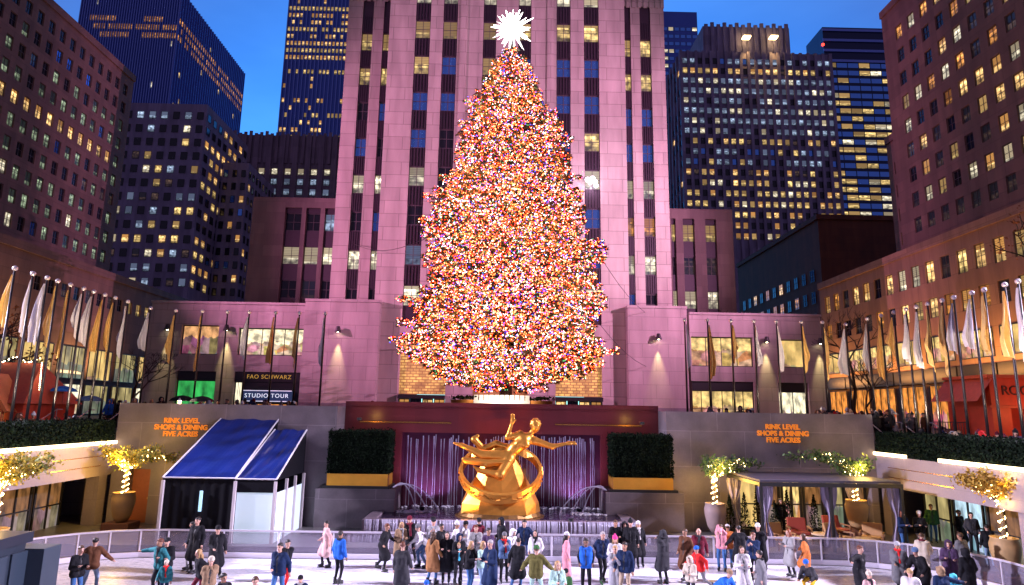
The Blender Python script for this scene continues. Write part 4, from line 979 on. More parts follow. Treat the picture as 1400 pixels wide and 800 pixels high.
# ================================================================ FLAGPOLES AND FLAGS
pole_m = pm('pole_metal', (.05, .045, .05), .35, .7); ball_m = pm('pole_ball', (.75, .65, .7), .3, .3)
flag_gold = pm('gold_flag', (.66, .40, .13), .6, noise=.2); flag_white = pm('silver_flag', (.66, .60, .64), .6, noise=.1)
_pole = {}
def pole(x, y, z0, z1, lb, grp, r=.046):
    h = round(z1-z0, 3); t = thing('flagpole', lb, 'flagpole', (x, y, z0), 0, grp)
    if h not in _pole:
        mb = MB(); mb.tube([(0, 0, 0), (0, 0, h*.5), (0, 0, h)], [r*1.25, r*1.1, r*.8], 10); a = mb.build('pole', pole_m, t, smooth=True)
        mb = MB(); mb.ball((0, 0, h+.09), .10, n=10); b = mb.build('finial', ball_m, t, smooth=True); mb = MB(); mb.lathe([(.14, 0), (.14, .06), (.09, .12)], n=12); c = mb.build('foot_plate', pole_m, t); _pole[h] = (a, b, c)
    else:
        for s_ in _pole[h]: c = s_.copy(); COL.objects.link(c); c.parent = t
def flag_mesh(seed, L=2.6):
    rg = random.Random(seed); mb = MB(); nu, nv = 12, 16; P_ = []
    W = rg.uniform(.26, .50); ph = rg.uniform(0, 6); fr = rg.uniform(9, 13); low = rg.uniform(.10, .55)
    for j in range(nv+1):
        t = j/nv; row = []
        for i in range(nu+1):
            u = i/nu; ww = W*(.12+.88*min(1, t*1.4)**.8)*(1-.25*max(0, t-.7)/.3)
            row.append((.06+u*ww, (.04+.07*t)*math.sin(u*fr+ph+1.2*t)+.03*math.sin(7*t+ph), -L*t*(1-low*u*(.3+.7*t))-.35*u*(1-t)*t-.25*u*u*t))
        P_.append(row)
    for j in range(nv):
        for i in range(nu): mb.face([P_[j][i], P_[j+1][i], P_[j+1][i+1], P_[j][i+1]])
    return mb
_flags = [flag_mesh(i, 2.1+.22*(i % 5)) for i in range(11)]
_flagme = {}
def flag(x, y, z, seed, gold, rz, lb, grp):
    k = (seed % 11, gold)
    if k not in _flagme:
        o = _flags[seed % 11].build('flag', flag_gold if gold else flag_white, smooth=True); _flagme[k] = o
    else: o = _flagme[k].copy(); COL.objects.link(o)
    o.location = (x, y, z); o.rotation_euler = (0, 0, rz); tag(o, lb, 'flag', grp)
fg = random.Random(4)
LX = [(19.5, 374.6, 1), (44.5, 380, 0), (64, 386.6, 0), (78, 392.5, 1), (96, 395, 1), (114, 399.6, 0), (127.6, 406, 0), (143, 410, 1), (157, 414.6, 1), (174, 421, 0), (205.6, 426.6, 0)]
for i, (x, y, g) in enumerate(LX):
    p = at(x, y, X=-18.7); Yp = p.y; z0 = 3.4 if Yp < 31.5 else SZ
    pole(p.x, Yp, z0, 10.4, 'dark flagpole, %s from the near end of the left terrace row' % ORD[i], 'flagpoles along the left terrace')
    flag(p.x, Yp, 10.25, i, g, math.pi+.5*fg.uniform(-1, 1), '%s flag hanging limp, %s pole from the near end of the left terrace row' % (('gold' if g else 'white'), ORD[i]), 'flags along the left terrace')
RX = [(1156.6, 450.5, 0), (1187, 453, 0), (1206, 450, 1), (1223.5, 445, 1), (1240, 437, 0), (1253.5, 428, 0), (1269, 425.6, 1), (1288.7, 419, 1), (1305, 418, 0), (1330, 413, 0), (1346.6, 407.6, 1), (1375, 401.6, 1), (1393, 396, 0)]
for i, (x, y, g) in enumerate(RX):
    p = at(x, y, X=18.6); Yp = p.y; z0 = 3.4 if Yp < 31.5 else SZ
    pole(p.x, Yp, z0, 10.2, 'dark flagpole, %s from the far end of the right terrace row' % ORD[i], 'flagpoles along the right terrace')
    flag(p.x, Yp, 10.05, i+2, g, math.pi+.6*fg.uniform(-1, 1), '%s flag hanging limp, %s pole from the far end of the right terrace row' % (('gold' if g else 'white'), ORD[i]), 'flags along the right terrace')
for grp, L_ in (('left', [(240.5, 427, 1), (277, 425, 1), (311, 430, None), (340.8, 430, 0), (376.7, 432.7, 1), (409.6, 429.7, 1), (444.6, 433.4, 0)]), ('right', [(936, 443, 0), (967.3, 444.7, 1), (999.5, 444.7, 1), (1030.9, 446, 0), (1061.7, 447, 0), (1095.5, 447, 1), (1125, 450, 1)])):
    for i, (x, y, g) in enumerate(L_):
        p = at(x, y, Y=34.3)
        pole(p.x, 34.3, SZ, 10.3, 'dark flagpole in front of the %s shop wing, %s from the outer wall' % (grp, ORD[i] if grp == 'left' else ORD[6-i]), 'flagpoles before the shop wings')
        if g is not None: flag(p.x, 34.3, 10.15, i+3, g, (2.6 if grp == 'left' else .3)+.4*fg.uniform(-1, 1), '%s flag hanging limp before the %s shop wing, %s pole from the outer wall' % (('gold' if g else 'white'), grp, ORD[i] if grp == 'left' else ORD[6-i]), 'flags before the shop wings')
# ================================================================ THE CHRISTMAS TREE
TX, TY, TZ = .35, 45.0, SZ
tree = thing('christmas_tree', 'giant Christmas tree covered in thousands of coloured lights with a white star on top', 'Christmas tree', (TX, TY, TZ))
rg = random.Random(12)
prof = [(65, 7), (80, 22), (100, 36), (125, 46), (150, 58), (200, 79), (250, 95), (300, 112), (350, 122), (400, 131), (450, 137), (480, 141), (500, 128), (515, 100), (527, 55)]
PR = []
for y, hw in prof:
    p = at(694, y, Y=TY); q = at(694+hw, y, Y=TY); PR.append((p.z-TZ, q.x-p.x))
PR.sort()
PZ = np.array([a for a, b in PR]); PRR = np.array([b for a, b in PR])
def crown_r(z): return float(np.interp(z, PZ, PRR))
ztop = PZ[-1]; zlow = PZ[0]
mb = MB(); mb.tube([(0, 0, 0), (0, 0, 8), (0, 0, 18), (0, 0, ztop+.3)], [.48, .40, .22, .05], 12); mb.build('trunk', pm('spruce_bark', (.06, .04, .03), .8, noise=.4, bump=.4), tree)
need = MB(); wood = MB(); lights = []
def lum_(phi, z): return 1+.10*math.sin(3*phi+z*.7)+.08*math.sin(5*phi-1.3*z)+.06*math.sin(11*phi+2.1*z)
z = zlow; nb = 0
while z < ztop:
    r = crown_r(z); n_ = max(5, int(5.0*r+5))
    for j in range(n_):
        phi = rg.uniform(0, 6.283); ln = r*lum_(phi, z)*rg.uniform(.68, .97)
        if rg.random() < .05: ln *= 1.14
        zz = z+rg.uniform(-.25, .25)
        base = Vector((0, 0, zz+.10*ln)); c, s_ = math.cos(phi), math.sin(phi)
        pts = []
        for k in range(6):
            u = k/5; pts.append(Vector((c*ln*u, s_*ln*u, zz+.12*ln-.26*ln*u*(1-.25*u)+.14*ln*max(0, u-.6)**1.5*2)))
        front = s_ < .35
        if front: wood.tube(pts, [.05*(1-k/6)+.012 for k in range(6)], 4)
        m_ = int(2+ln*(5.0 if front else 2))
        for q in range(m_):
            u = 1-.72*rg.random()**1.4; k = min(4, int(u*5)); f = u*5-k; p = pts[k].lerp(pts[k+1], f)
            sw = rg.uniform(-.5, .5)*(1-.55*u)*min(1.6, .5*ln)+rg.gauss(0, .07)
            p = p+Vector((-s_*sw, c*sw, rg.uniform(-.25, .10)-.10*abs(sw)))
            d = Vector((c, s_, 0))*rg.uniform(.4, 1)+Vector((-s_, c, 0))*(sw*1.4+rg.gauss(0, .3))+Vector((0, 0, rg.uniform(-.5, .25))); d.normalize()
            a = d.cross(Vector((rg.gauss(0, 1), rg.gauss(0, 1), rg.gauss(0, 1)))).normalized(); L_ = rg.uniform(.28, .55); W_ = rg.uniform(.05, .10)
            mi = rg.choice((0, 0, 1, 2))
            need.face([p-d*L_*.4, p+a*W_, p+d*L_*.6, p-a*W_], mi); b_ = d.cross(a)
            need.face([p-d*L_*.4, p+b_*W_, p+d*L_*.6, p-b_*W_], mi)
            for e in (-1, 1): 
                d2 = (d+a*e*.9).normalized(); need.face([p, p+d2*L_*.25+b_*W_*.6, p+d2*L_*.5, p+d2*L_*.25-b_*W_*.6], mi)
        m_ = int(2+ln*(11.0 if front else .5))
        for q in range(m_):
            u = 1-.60*rg.random()**1.7; k = min(4, int(u*5)); f = u*5-k; p = pts[k].lerp(pts[k+1], f)
            sw = rg.uniform(-.5, .5)*(1-.5*u)*min(1.7, .55*ln)+rg.gauss(0, .08)
            lights.append(tuple(p+Vector((-s_*sw, c*sw, rg.uniform(-.28, .12)))))
    z += .30
needle = [pm('spruce_needles', (.10, .115, .05), .6), pm('spruce_needles_dark', (.06, .08, .035), .6), pm('spruce_needles_brown', (.14, .10, .05), .6)]
cr = need.build('crown', needle, tree); wood.build('branches', MATS['spruce_bark'], cr)
BC = [('warm_white', (1, .20, .07), 14, 23), ('orange', (1, .040, .002), 12, 17), ('red', (1, .007, .003), 10, 11), ('gold', (1, .11, .008), 12, 17), ('white', (.6, .55, .6), 14, 12), ('green', (.005, .11, .035), 14, 16), ('blue', (.009, .016, .32), 14, 16), ('pink', (1, .05, .10), 7, 3)]
bm_ = [pm('bulb_'+n, (.4, .4, .4), emit=c, es=e) for n, c, e, w_ in BC]
lb = MB(); wts = [q[3] for q in BC]; bl = random.Random(5)
# colours come in short runs, as on strings of lights
run = {'k': 0, 'n': 0}
def bcol():
    if run['n'] <= 0: run['k'] = bl.choices(range(len(BC)), wts)[0]; run['n'] = bl.choice((1, 2, 3, 4, 6))
    run['n'] -= 1; return run['k'] if bl.random() < .8 else bl.choices(range(len(BC)), wts)[0]
bulbs(lb, lights, .033, bl, bcol)
tag(lb.build('string_lights', bm_, cr), kind='stuff')
zz = 3.6
while zz < ztop-1.5:
    r_ = crown_r(zz)*.72; n_ = max(2, int(r_*1.35))
    for j in range(n_):
        a = -math.pi*(.08+.84*(j+rg.uniform(.3, .7))/n_); lamp('tree_glow', 'POINT', (r_*math.cos(a), r_*math.sin(a), zz+rg.uniform(-.5, .5)), 190, (1, .36, .11), size=.5).parent = tree  # unseen point lamps added in the crown to brighten the needles
    zz += 1.75
p = at(700, 40, Y=TY)
st = MB(); srg = random.Random(8)
st.ball((0, 0, 0), .52, n=14)
ga = math.pi*(3-math.sqrt(5))
for i in range(46):
    zq = 1-2*(i+.5)/46; rr = math.sqrt(1-zq*zq); d = Vector((rr*math.cos(i*ga), rr*math.sin(i*ga), zq)); ln = srg.uniform(1.3, 1.95)
    st.tube([d*.4, d*.8, d*ln], [.15, .10, .02], 5, 0 if i % 3 else 1)
o = st.build('star', [pm('star_crystal', (.9, .9, .9), emit=(1, .97, .92), es=6, sample=False), pm('star_ray_dim', (.9, .9, .9), emit=(1, .90, .82), es=.9, sample=False)], tree); o.location = p-Vector((TX, TY, TZ))
mb = MB(); mb.tube([(0, 0, ztop-.2), (.2, 0, p.z-TZ)], .06, 6); mb.build('star_pole', pole_m, tree)
lamp('star_light', 'POINT', (p.x-TX, -2.0, p.z-TZ), 900, (1, .95, .9), size=.5).parent = tree

# white slatted stage with orange baskets under the tree
x0, x1, _, zt = rect(648, 540, 724, 556, 39)
t = thing('stage', 'white slatted stage bench under the Christmas tree', 'stage', ((x0+x1)/2, 39, SZ))
h = (x1-x0)/2; mb = MB(); mb.box(-h, h, -.5, .5, 0, zt-SZ-.9)
for k in range(11): x = -h+(k+.5)*2*h/11; mb.box(x-.12, x+.12, -.5, .5, zt-SZ-.45, zt-SZ)
for z in (.9, .55): mb.box(-h, h, -.55, -.503, zt-SZ-z, zt-SZ-z+.25)
mb.build('white_slats', pm('white_paint', (.8, .76, .74), .5), t); mb = MB(); mb.box(-h+.02, h-.02, -.4, .4, zt-SZ-.9, zt-SZ-.46); mb.build('core', pm('pink_core', (.5, .25, .22), .6), t)
lamp('stage_light', 'AREA', (0, -1.6, zt-SZ-.2), 120, (1, .8, .6), (0, -.4, zt-SZ-.5), 1.6).parent = t
for x, lb_ in ((x0-.6, 'round orange woven planter left of the white stage'), (x1+.6, 'round orange woven planter right of the white stage')):
    t = thing('planter_basket', lb_, 'planter', (x, 39, SZ)); mb = MB(); mb.lathe([(.38, 0), (.62, .8), (.78, zt-SZ-.35), (.82, zt-SZ-.3), (.7, zt-SZ-.32)], n=18); mb.build('basket', pm('orange_weave', (.62, .24, .05), .6, noise=.35, nscale=9), t, smooth=True)
    mb = MB(); leaves(mb, [(rg.gauss(0, .4), rg.gauss(0, .4), zt-SZ-.25+.18*rg.random()) for i in range(160)], .2, rg); mb.build('foliage', box_leaf[2], t)

# ================================================================ TENT, PAVILION
blue_m = pm('blue_canvas', (.006, .018, .145), .3, noise=.45, nscale=1.1, bump=.5)  # dark mottling in the colour stands in for tree reflections
t = thing('event_tent', 'blue roofed tent in two stepped bays with black and white panel walls, by the rink', 'tent', (-11.5, 25.6, FZ-.36))
def T(x, y, z): return (x+11.5, y-25.2, z)
black_canvas = pm('black_canvas', (.006, .006, .009), .8, noise=.3, spec=.1)
for nm, (xf0, xf1, xb0, xb1, yb, zf, zb) in dict(a=(-12.80, -10.05, -12.45, -9.9, 29.3, 2.72, 4.98), b=(-10.04, -8.48, -9.89, -8.50, 28.7, 2.7, 4.45)).items():
    mb = MB(); F0, F1, B0, B1 = (xf0, 25.2, zf), (xf1, 25.2, zf), (xb0, yb, zb), (xb1, yb, zb)
    nu, nv = 20, 22
    def rp2(u, v): 
        a = Vector(F0).lerp(Vector(F1), u); b = Vector(B0).lerp(Vector(B1), u); p = a.lerp(b, v); p.z -= .12*math.sin(math.pi*v)*math.sin(math.pi*u)+.03*math.sin(9*u+7*v)+.02*math.sin(23*u-9*v); return T(*p)
    for i in range(nu):
        for j in range(nv): mb.face([rp2(i/nu, j/nv), rp2((i+1)/nu, j/nv), rp2((i+1)/nu, (j+1)/nv), rp2(i/nu, (j+1)/nv)])
    mb.build('roof', blue_m, t, smooth=True)
    mb = MB(); mb.tube([T(*F0), T(*B0)], .035, 6); mb.tube([T(*F1), T(*B1)], .035, 6); mb.tube([T(*F0), T(*F1)], .03, 6); mb.build('roof_rail', pm('white_rail', (.7, .68, .72), .4), t)
    mb = MB(); mb.face([T(xf1-.01, 25.2, zf-.05), T(xb1-.01, yb, zf-.05), T(xb1-.01, yb, zb-.04)]); mb.face([T(xf0+.01, 25.2, zf-.05), T(xb0+.01, yb, zb-.04), T(xb0+.01, yb, zf-.05)]); mb.face([T(xb0, yb, 0), T(xb1, yb, 0), T(xb1, yb, zb-.05), T(xb0, yb, zb-.05)]); mb.build('side_gable', black_canvas, t)
mb = MB()
N_ = 60
for k in range(N_):                                       # black front curtain with pleats
    x0 = -12.78+2.72*k/N_; x1 = -12.78+2.72*(k+1)/N_; f = lambda q: 25.24+.012*math.sin(q*17)
    mb.face([T(x0, f(x0), .02), T(x1, f(x1), .02), T(x1, f(x1), 2.7), T(x0, f(x0), 2.7)])
mb.face([T(-12.78, 25.2, 0), T(-12.43, 29.2, 0), T(-12.43, 29.2, 2.7), T(-12.78, 25.2, 2.7)][::-1]); mb.build('black_curtain', black_canvas, t, smooth=True)
mb = MB(); mb.box(*[q for q in (T(-11.32, 0, 0)[0], T(-11.22, 0, 0)[0])], -.06, 0.0, 1.5, 2.25); mb.build('door_light', pm('cool_glow', (.4, .7, .8), emit=(.35, .65, .8), es=.7), t)
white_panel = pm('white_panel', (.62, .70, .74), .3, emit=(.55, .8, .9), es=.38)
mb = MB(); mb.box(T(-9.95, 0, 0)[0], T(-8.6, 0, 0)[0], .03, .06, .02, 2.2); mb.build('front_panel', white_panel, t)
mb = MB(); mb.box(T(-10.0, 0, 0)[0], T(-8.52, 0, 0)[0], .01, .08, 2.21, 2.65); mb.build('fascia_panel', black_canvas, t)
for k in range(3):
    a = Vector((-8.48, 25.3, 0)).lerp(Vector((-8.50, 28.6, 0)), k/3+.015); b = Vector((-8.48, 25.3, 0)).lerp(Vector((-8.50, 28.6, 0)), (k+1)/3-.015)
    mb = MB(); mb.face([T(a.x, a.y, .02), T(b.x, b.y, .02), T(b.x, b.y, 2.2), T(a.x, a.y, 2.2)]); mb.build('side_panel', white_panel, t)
for x, y in ((-12.75, 25.17), (-10.02, 25.17), (-8.50, 25.17), (-8.47, 26.4), (-8.47, 27.5), (-8.48, 28.7)):
    mb = MB(); p = T(x, y, 0); mb.box(p[0]-.05, p[0]+.05, p[1]-.05, p[1]+.05, 0, 2.62); mb.build('post', pm('pale_post', (.55, .5, .52), .4), t)

t = thing('pavilion', 'black flat roofed pavilion with tied back grey curtains, in front of the restaurant', 'pavilion', (13.0, 27.1, FZ))
mb = MB(); mb.box(-3.0, 2.45, -1.7, 1.8, 2.52, 2.60); mb.build('canopy_top', pm('dusky_canvas', (.05, .042, .065), .6, noise=.3), t)
mb = MB()
for q in ((-3.05, 2.5, -1.75, -1.65), (-3.05, 2.5, 1.75, 1.85)): mb.box(q[0], q[1], q[2], q[3], 2.36, 2.51)
for x in (-3.05, 2.4): mb.box(x, x+.1, -1.649, 1.749, 2.38, 2.505)
mb.build('frame_beam', black_m, t)
for x in (-2.98, -.3, 2.43):
    for y in (-1.7, 1.8):
        mb = MB(); mb.box(x-.05, x+.05, y-.05, y+.05, 0, 2.36); mb.build('post', black_m, t)
cur = pm('grey_curtain', (.30, .26, .36), .75, noise=.15)
for x, y in ((-2.8, -1.6), (-.3, -1.55), (2.25, -1.6), (-2.85, 1.6), (2.3, 1.6)):
    mb = MB(); 
    for sgn in (-1, 1):
        P_ = []
        for j in range(15):
            v = j/14; z = 2.34-2.2*v; wd = .34-.26*math.exp(-((v-.55)/.2)**2)-.05*v; cx = sgn*(.17-.14*math.exp(-((v-.5)/.25)**2))
            P_.append([(x+cx+(i/10-.5)*wd, y+.03*math.sin(i*2.2)*(1 if i % 2 else -1), z) for i in range(11)])
        for j in range(14):
            for i in range(10): mb.face([P_[j][i], P_[j+1][i], P_[j+1][i+1], P_[j][i+1]])
    mb.build('curtain', cur, t, smooth=True)
# seats, tables and small conifers on the terrace under it
fabric_pale = pm('cushion', (.45, .25, .10), .7); wood_m = pm('teak', (.25, .12, .05), .5, noise=.3)
def lounge_chair(x, y, rz, cush, lb):
    t = thing('armchair', lb, 'armchair', (x, y+.6, FZ), rz, 'lounge chairs under the pavilion')
    mb = MB(); mb.box(-.36, .36, -.36, .36, .34, .46); mb.build('seat', cush, t, bevel=.03)
    mb = MB(); mb.M = Matrix.Translation((0, .34, .42)) @ Matrix.Rotation(R(-14), 4, 'X'); mb.box(-.36, .36, -.05, .06, 0, .5); mb.build('backrest', cush, t, bevel=.03)
    for sx in (-1, 1):
        mb = MB(); mb.box(sx*.40-.03, sx*.40+.03, -.36, .36, .56, .61); mb.build('armrest', wood_m, t)
        for sy in (-1, 1): mb = MB(); mb.box(sx*.40-.025, sx*.40+.025, sy*.33-.025, sy*.33+.025, 0, .56); mb.build('leg', wood_m, t)
redc = pm('red_cushion', (.32, .05, .03), .7)
for i, (x, y, rz, c_, lb_) in enumerate(((10.9, 25.3, .3, fabric_pale, 'tan cushioned armchair at the left front of the pavilion'), (12.2, 26.6, -.2, redc, 'red cushioned armchair in the middle of the pavilion'), (13.3, 25.5, .5, fabric_pale, 'tan cushioned armchair beside the middle pavilion curtain'), (14.6, 25.6, -.6, fabric_pale, 'tan cushioned armchair near the big urn on the right'), (14.1, 27.3, .1, redc, 'red cushioned armchair at the back right of the pavilion'))): lounge_chair(x, y, rz, c_, lb_)
for x, y, lb_ in ((11.6, 25.2, 'low round table by the left pavilion chairs'), (12.9, 26.1, 'low round table in the middle of the pavilion'), (14.0, 25.1, 'low round table at the right of the pavilion')):
    t = thing('coffee_table', lb_, 'table', (x, y+.6, FZ), 0, 'low tables under the pavilion'); mb = MB(); mb.lathe([(.42, .40), (.43, .44), (.42, .45)], n=20); mb.build('tabletop', pm('pale_table', (.65, .5, .35), .4), t); mb = MB(); mb.lathe([(.22, 0), (.04, .03), (.04, .4)], n=12); mb.build('pedestal', black_m, t)
cg = random.Random(9)
for i, x in enumerate((9.9, 10.5, 11.15, 11.8, 12.35, 13.6, 14.2, 15.2)):
    t = thing('conifer', 'small dark potted conifer behind the pavilion, %s from its left end' % ORD[i], 'conifer', (x, 28.5+.3*cg.random(), FZ), 0, 'small conifers behind the pavilion')
    mb = MB(); mb.lathe([(.15, 0), (.19, .3), (.15, .3)], n=12); mb.build('pot', black_m, t)
    mb = MB(); H_ = cg.uniform(1.1, 1.6); pts = []
    for k in range(420): v = cg.random(); a = cg.uniform(0, 6.28); r = .25*(1-v)**.8*cg.uniform(.6, 1.1); pts.append((r*math.cos(a), r*math.sin(a), .32+H_*v))
    leaves(mb, pts, .10, cg, lambda: cg.choice((0, 1, 1))); mb.build('crown', box_leaf, t); mb = MB(); mb.tube([(0, 0, .2), (0, 0, .3+H_*.9)], .02, 5); mb.build('trunk', MATS['spruce_bark'], t)
lamp('restaurant_light', 'AREA', (13.6, 29.3, 2.3), 60, (1, .55, .2), (13.6, 27, 0), 4, sizey=.5); 

# ================================================================ URNS WITH LIT TREES
urn_m = pm('ochre_urn', (.42, .27, .12), .6, noise=.2, nscale=4, bump=.2); urn_pink = pm('stone_urn', (.34, .25, .24), .6, noise=.2, nscale=4, bump=.2)
amber_leaf = [pm('amber_leaf', (.42, .32, .04), .6), pm('amber_leaf_dark', (.28, .21, .03), .6), pm('amber_leaf_green', (.16, .20, .04), .6)]
green_leaf = [pm('ivy_leaf', (.06, .13, .03), .5), pm('ivy_leaf_dark', (.03, .07, .02), .5), pm('ivy_leaf_light', (.14, .20, .05), .5)]
def urn_tree(x, y, lb, base, span, top, um, lf, nleaf, nb, seed, plinth=True, lit=1.0, vines=(), z0=0, wh=''):
    g = random.Random(seed)
    t = thing('urn', lb+' urn '+wh, 'urn', (x, y, z0)); z = .32 if plinth else .0; top -= z0
    if plinth: mb = MB(); mb.box(-.55, .55, -.45, .45, 0, .32); mb.build('box_base', pm('wood_base', (.16, .06, .04), .5), t, bevel=.02)
    mb = MB(); mb.lathe([(.20, z), (.34, z+.25), (.44, z+.72), (.45, z+.95), (.39, z+1.13), (.42, z+1.18), (.36, z+1.18), (.34, z+1.0)], n=24); mb.build('body', um, t, smooth=True)
    zt = z+1.05
    t = thing('potted_tree', lb+' urn tree wound with warm lights '+wh, 'tree', (x, y, z0+zt))
    mb = MB(); H = top-zt-.35; pts = [(0, 0, 0), (.04, 0, H*.4), (-.03, .03, H*.75), (.0, 0, H)]; mb.tube(pts, [.08, .07, .06, .05], 8)
    limbs = []
    for k in range(9):
        a = 6.28*k/9+g.uniform(-.2, .2); ln = g.uniform(.6, 1)
        sx = span[1] if math.cos(a) > 0 else span[0]
        e = Vector((math.cos(a)*sx*ln, math.sin(a)*.75*ln, H+.3+g.uniform(-.1, .25))); l_ = [Vector((0, 0, H*.7)), Vector((e.x*.4, e.y*.4, H*.7+.45*(e.z-H*.7)+.1)), e]; limbs.append(l_); mb.tube(l_, [.05, .035, .015], 5)
    for v in vines: l_ = [Vector((0, 0, H)), Vector((v[0]*.5, v[1]*.5, v[2]+.08)), Vector(v)]; limbs.append(l_); mb.tube(l_, [.03, .025, .012], 5)
    mb.build('trunk', pm('bark', (.10, .07, .05), .8, bump=.3), t)
    def on(l_, u): return l_[0].lerp(l_[1], u*2) if u < .5 else l_[1].lerp(l_[2], u*2-1)
    P_ = []
    for i in range(int(nleaf*1.7)):
        l_ = g.choice(limbs); p = on(l_, g.uniform(.35, 1.05)); P_.append(p+Vector((g.gauss(0, .16), g.gauss(0, .14), g.gauss(0, .11)+.05)))
    mb = MB(); leaves(mb, P_, .15, g, lambda: g.choice((0, 0, 1, 2))); mb.build('crown', lf, t)
    B_ = []
    for i in range(int(nb*.35)): u = i/(nb*.35); a = u*40; B_.append((.10*math.cos(a)+g.gauss(0, .02), .10*math.sin(a), u*H))
    for i in range(int(nb*.65)): l_ = g.choice(limbs); p = on(l_, g.uniform(.1, .85)); B_.append(p+Vector((g.gauss(0, .07), g.gauss(0, .07)-.05, g.gauss(0, .06))))
    mb = MB(); bulbs(mb, B_, .026, g); tag(mb.build('string_lights', pm('warm_bulb', (1, .8, .5), emit=(1, .72, .30), es=16, sample=False), t), kind='stuff')
    lamp('string_light_glow', 'POINT', (0, -.35, H*.75), 130*lit, (1, .56, .10), size=.25).parent = t; lamp('string_light_glow', 'POINT', (0, -.6, H+.35), 190*lit, (1, .60, .12), size=.3).parent = t
urn_tree(-15.5, 28.0, 'ochre', .3, (1.6, 1.2), 3.45, urn_m, amber_leaf, 1500, 260, 1, True, 1.4, ((1.6, .6, 1.45),), FZ, 'on a dark box left of the tent')
urn_tree(-15.9, 21.6, 'wide amber', .3, (1.3, 1.3), 3.55, urn_m, amber_leaf, 1900, 260, 2, True, 1.2, (), 0, 'behind the dark booth')
urn_tree(9.2, 28.4, 'pinkish stone', .0, (.35, .9), 3.3, urn_pink, green_leaf, 900, 170, 3, False, .9, ((1.7, .3, 1.75), (1.5, .4, 1.35), (2.2, .5, 1.7)), FZ+.15, 'left of the pavilion')
urn_tree(15.0, 27.9, 'tall ochre', .0, (1.2, .8), 3.4, urn_m, green_leaf, 1100, 190, 4, True, 1.0, ((-2.5, .6, 1.75), (-1.9, .5, 1.85), (-1.2, .3, 1.7)), FZ+.1, 'at the right end of the pavilion')
urn_tree(16.95, 22.4, 'bright orange', .0, (1.5, .4), 3.4, urn_m, [pm('orange_leaf', (.42, .25, .03), .6), pm('orange_leaf_deep', (.30, .16, .02), .6), pm('orange_leaf_pale', (.46, .33, .06), .6)], 1700, 170, 5, True, 1.2, (), 0, 'beside the far right rail')

# ================================================================ RINK BARRIER
glass_m = pm('barrier_glass', (.30, .27, .36), .08, alpha=.35, spec=.6); rail_m = pm('barrier_rail', (.62, .58, .66), .35, .3); kick_m = pm('kick_board', (.70, .66, .78), .5)
O2 = rink_outline(-16.35, 16.3, 5.35, 25.0, 4.3, 7)
t = thing('rink_barrier', 'low glass panelled barrier with a pale top rail around the ice', 'barrier', (0, 14.5, 0))
segs = []
n_ = len(O2)
for i in range(n_):
    a, b = Vector((*O2[i], 0)), Vector((*O2[(i+1) % n_], 0)); d = (b-a).length
    m_ = max(1, round(d/2.0))
    for k in range(m_): segs.append((a.lerp(b, k/m_), a.lerp(b, (k+1)/m_)))
B0 = Vector((0, -14.5, 0))
for a, b in segs:
    if max(a.y, b.y) < 12: continue
    d = (b-a); 
    if (-12.0 < a.x < -10.6) and a.y > 24: continue            # the gate opening by the tent
    nrm = Vector((-d.y, d.x, 0)).normalized(); a_, b_ = a+B0, b+B0; u = d.normalized()
    def bx(z0, z1, th, m, nm, i0=0.0):
        mb = MB(); p, q = a_+u*i0, b_-u*i0; e = nrm*th
        pts = [p-e, q-e, q+e, p+e]; mb.face([(*x[:2], z0) for x in pts][::-1]); mb.face([(*x[:2], z1) for x in pts])
        for k in range(4): x, y = pts[k], pts[(k+1) % 4]; mb.face([(*x[:2], z0), (*y[:2], z0), (*y[:2], z1), (*x[:2], z1)])
        return mb.build(nm, m, t)
    bx(0, .17, .05, kick_m, 'kick_board'); bx(.20, .88, .010, glass_m, 'glass_panel', .05); bx(.90, .96, .035, rail_m, 'top_rail')
    mb = MB(); mb.tube([a_, a_+Vector((0, 0, .899))], .035, 6); mb.build('post', rail_m, t)
# dark booth wall at the near left corner
booth_m = pm('booth_paint', (.020, .030, .045), .35, noise=.25)
t = thing('rink_booth', 'dark blue black panelled booth at the near left corner of the rink', 'booth', (-13.4, 14, 0))
mb = MB(); mb.box(-1.6, 1.45, -6, 3.4, 0, 1.95); mb.build('panelled_wall', booth_m, t)
mb = MB(); mb.box(-1.7, 1.55, -6.1, 3.5, 1.953, 2.2); mb.build('coping', pm('booth_cap', (.018, .022, .035), .3), t)
y = -5.9
while y < 3.0:
    mb = MB(); mb.box(1.453, 1.50, y, y+.82, .25, 1.75); mb.build('panel', pm('booth_panel', (.030, .045, .065), .3), t); y += .98
mb = MB(); mb.box(-1.2, .9, -2.2, 2.6, 2.203, 2.24); mb.build('glass_top', pm('wet_glass', (.25, .22, .28), .08), t)
mb = MB(); mb.box(1.0, 1.9, 3.45, 4.1, 0, 1.78); mb.build('end_panel', pm('booth_end', (.035, .05, .07), .4), t)

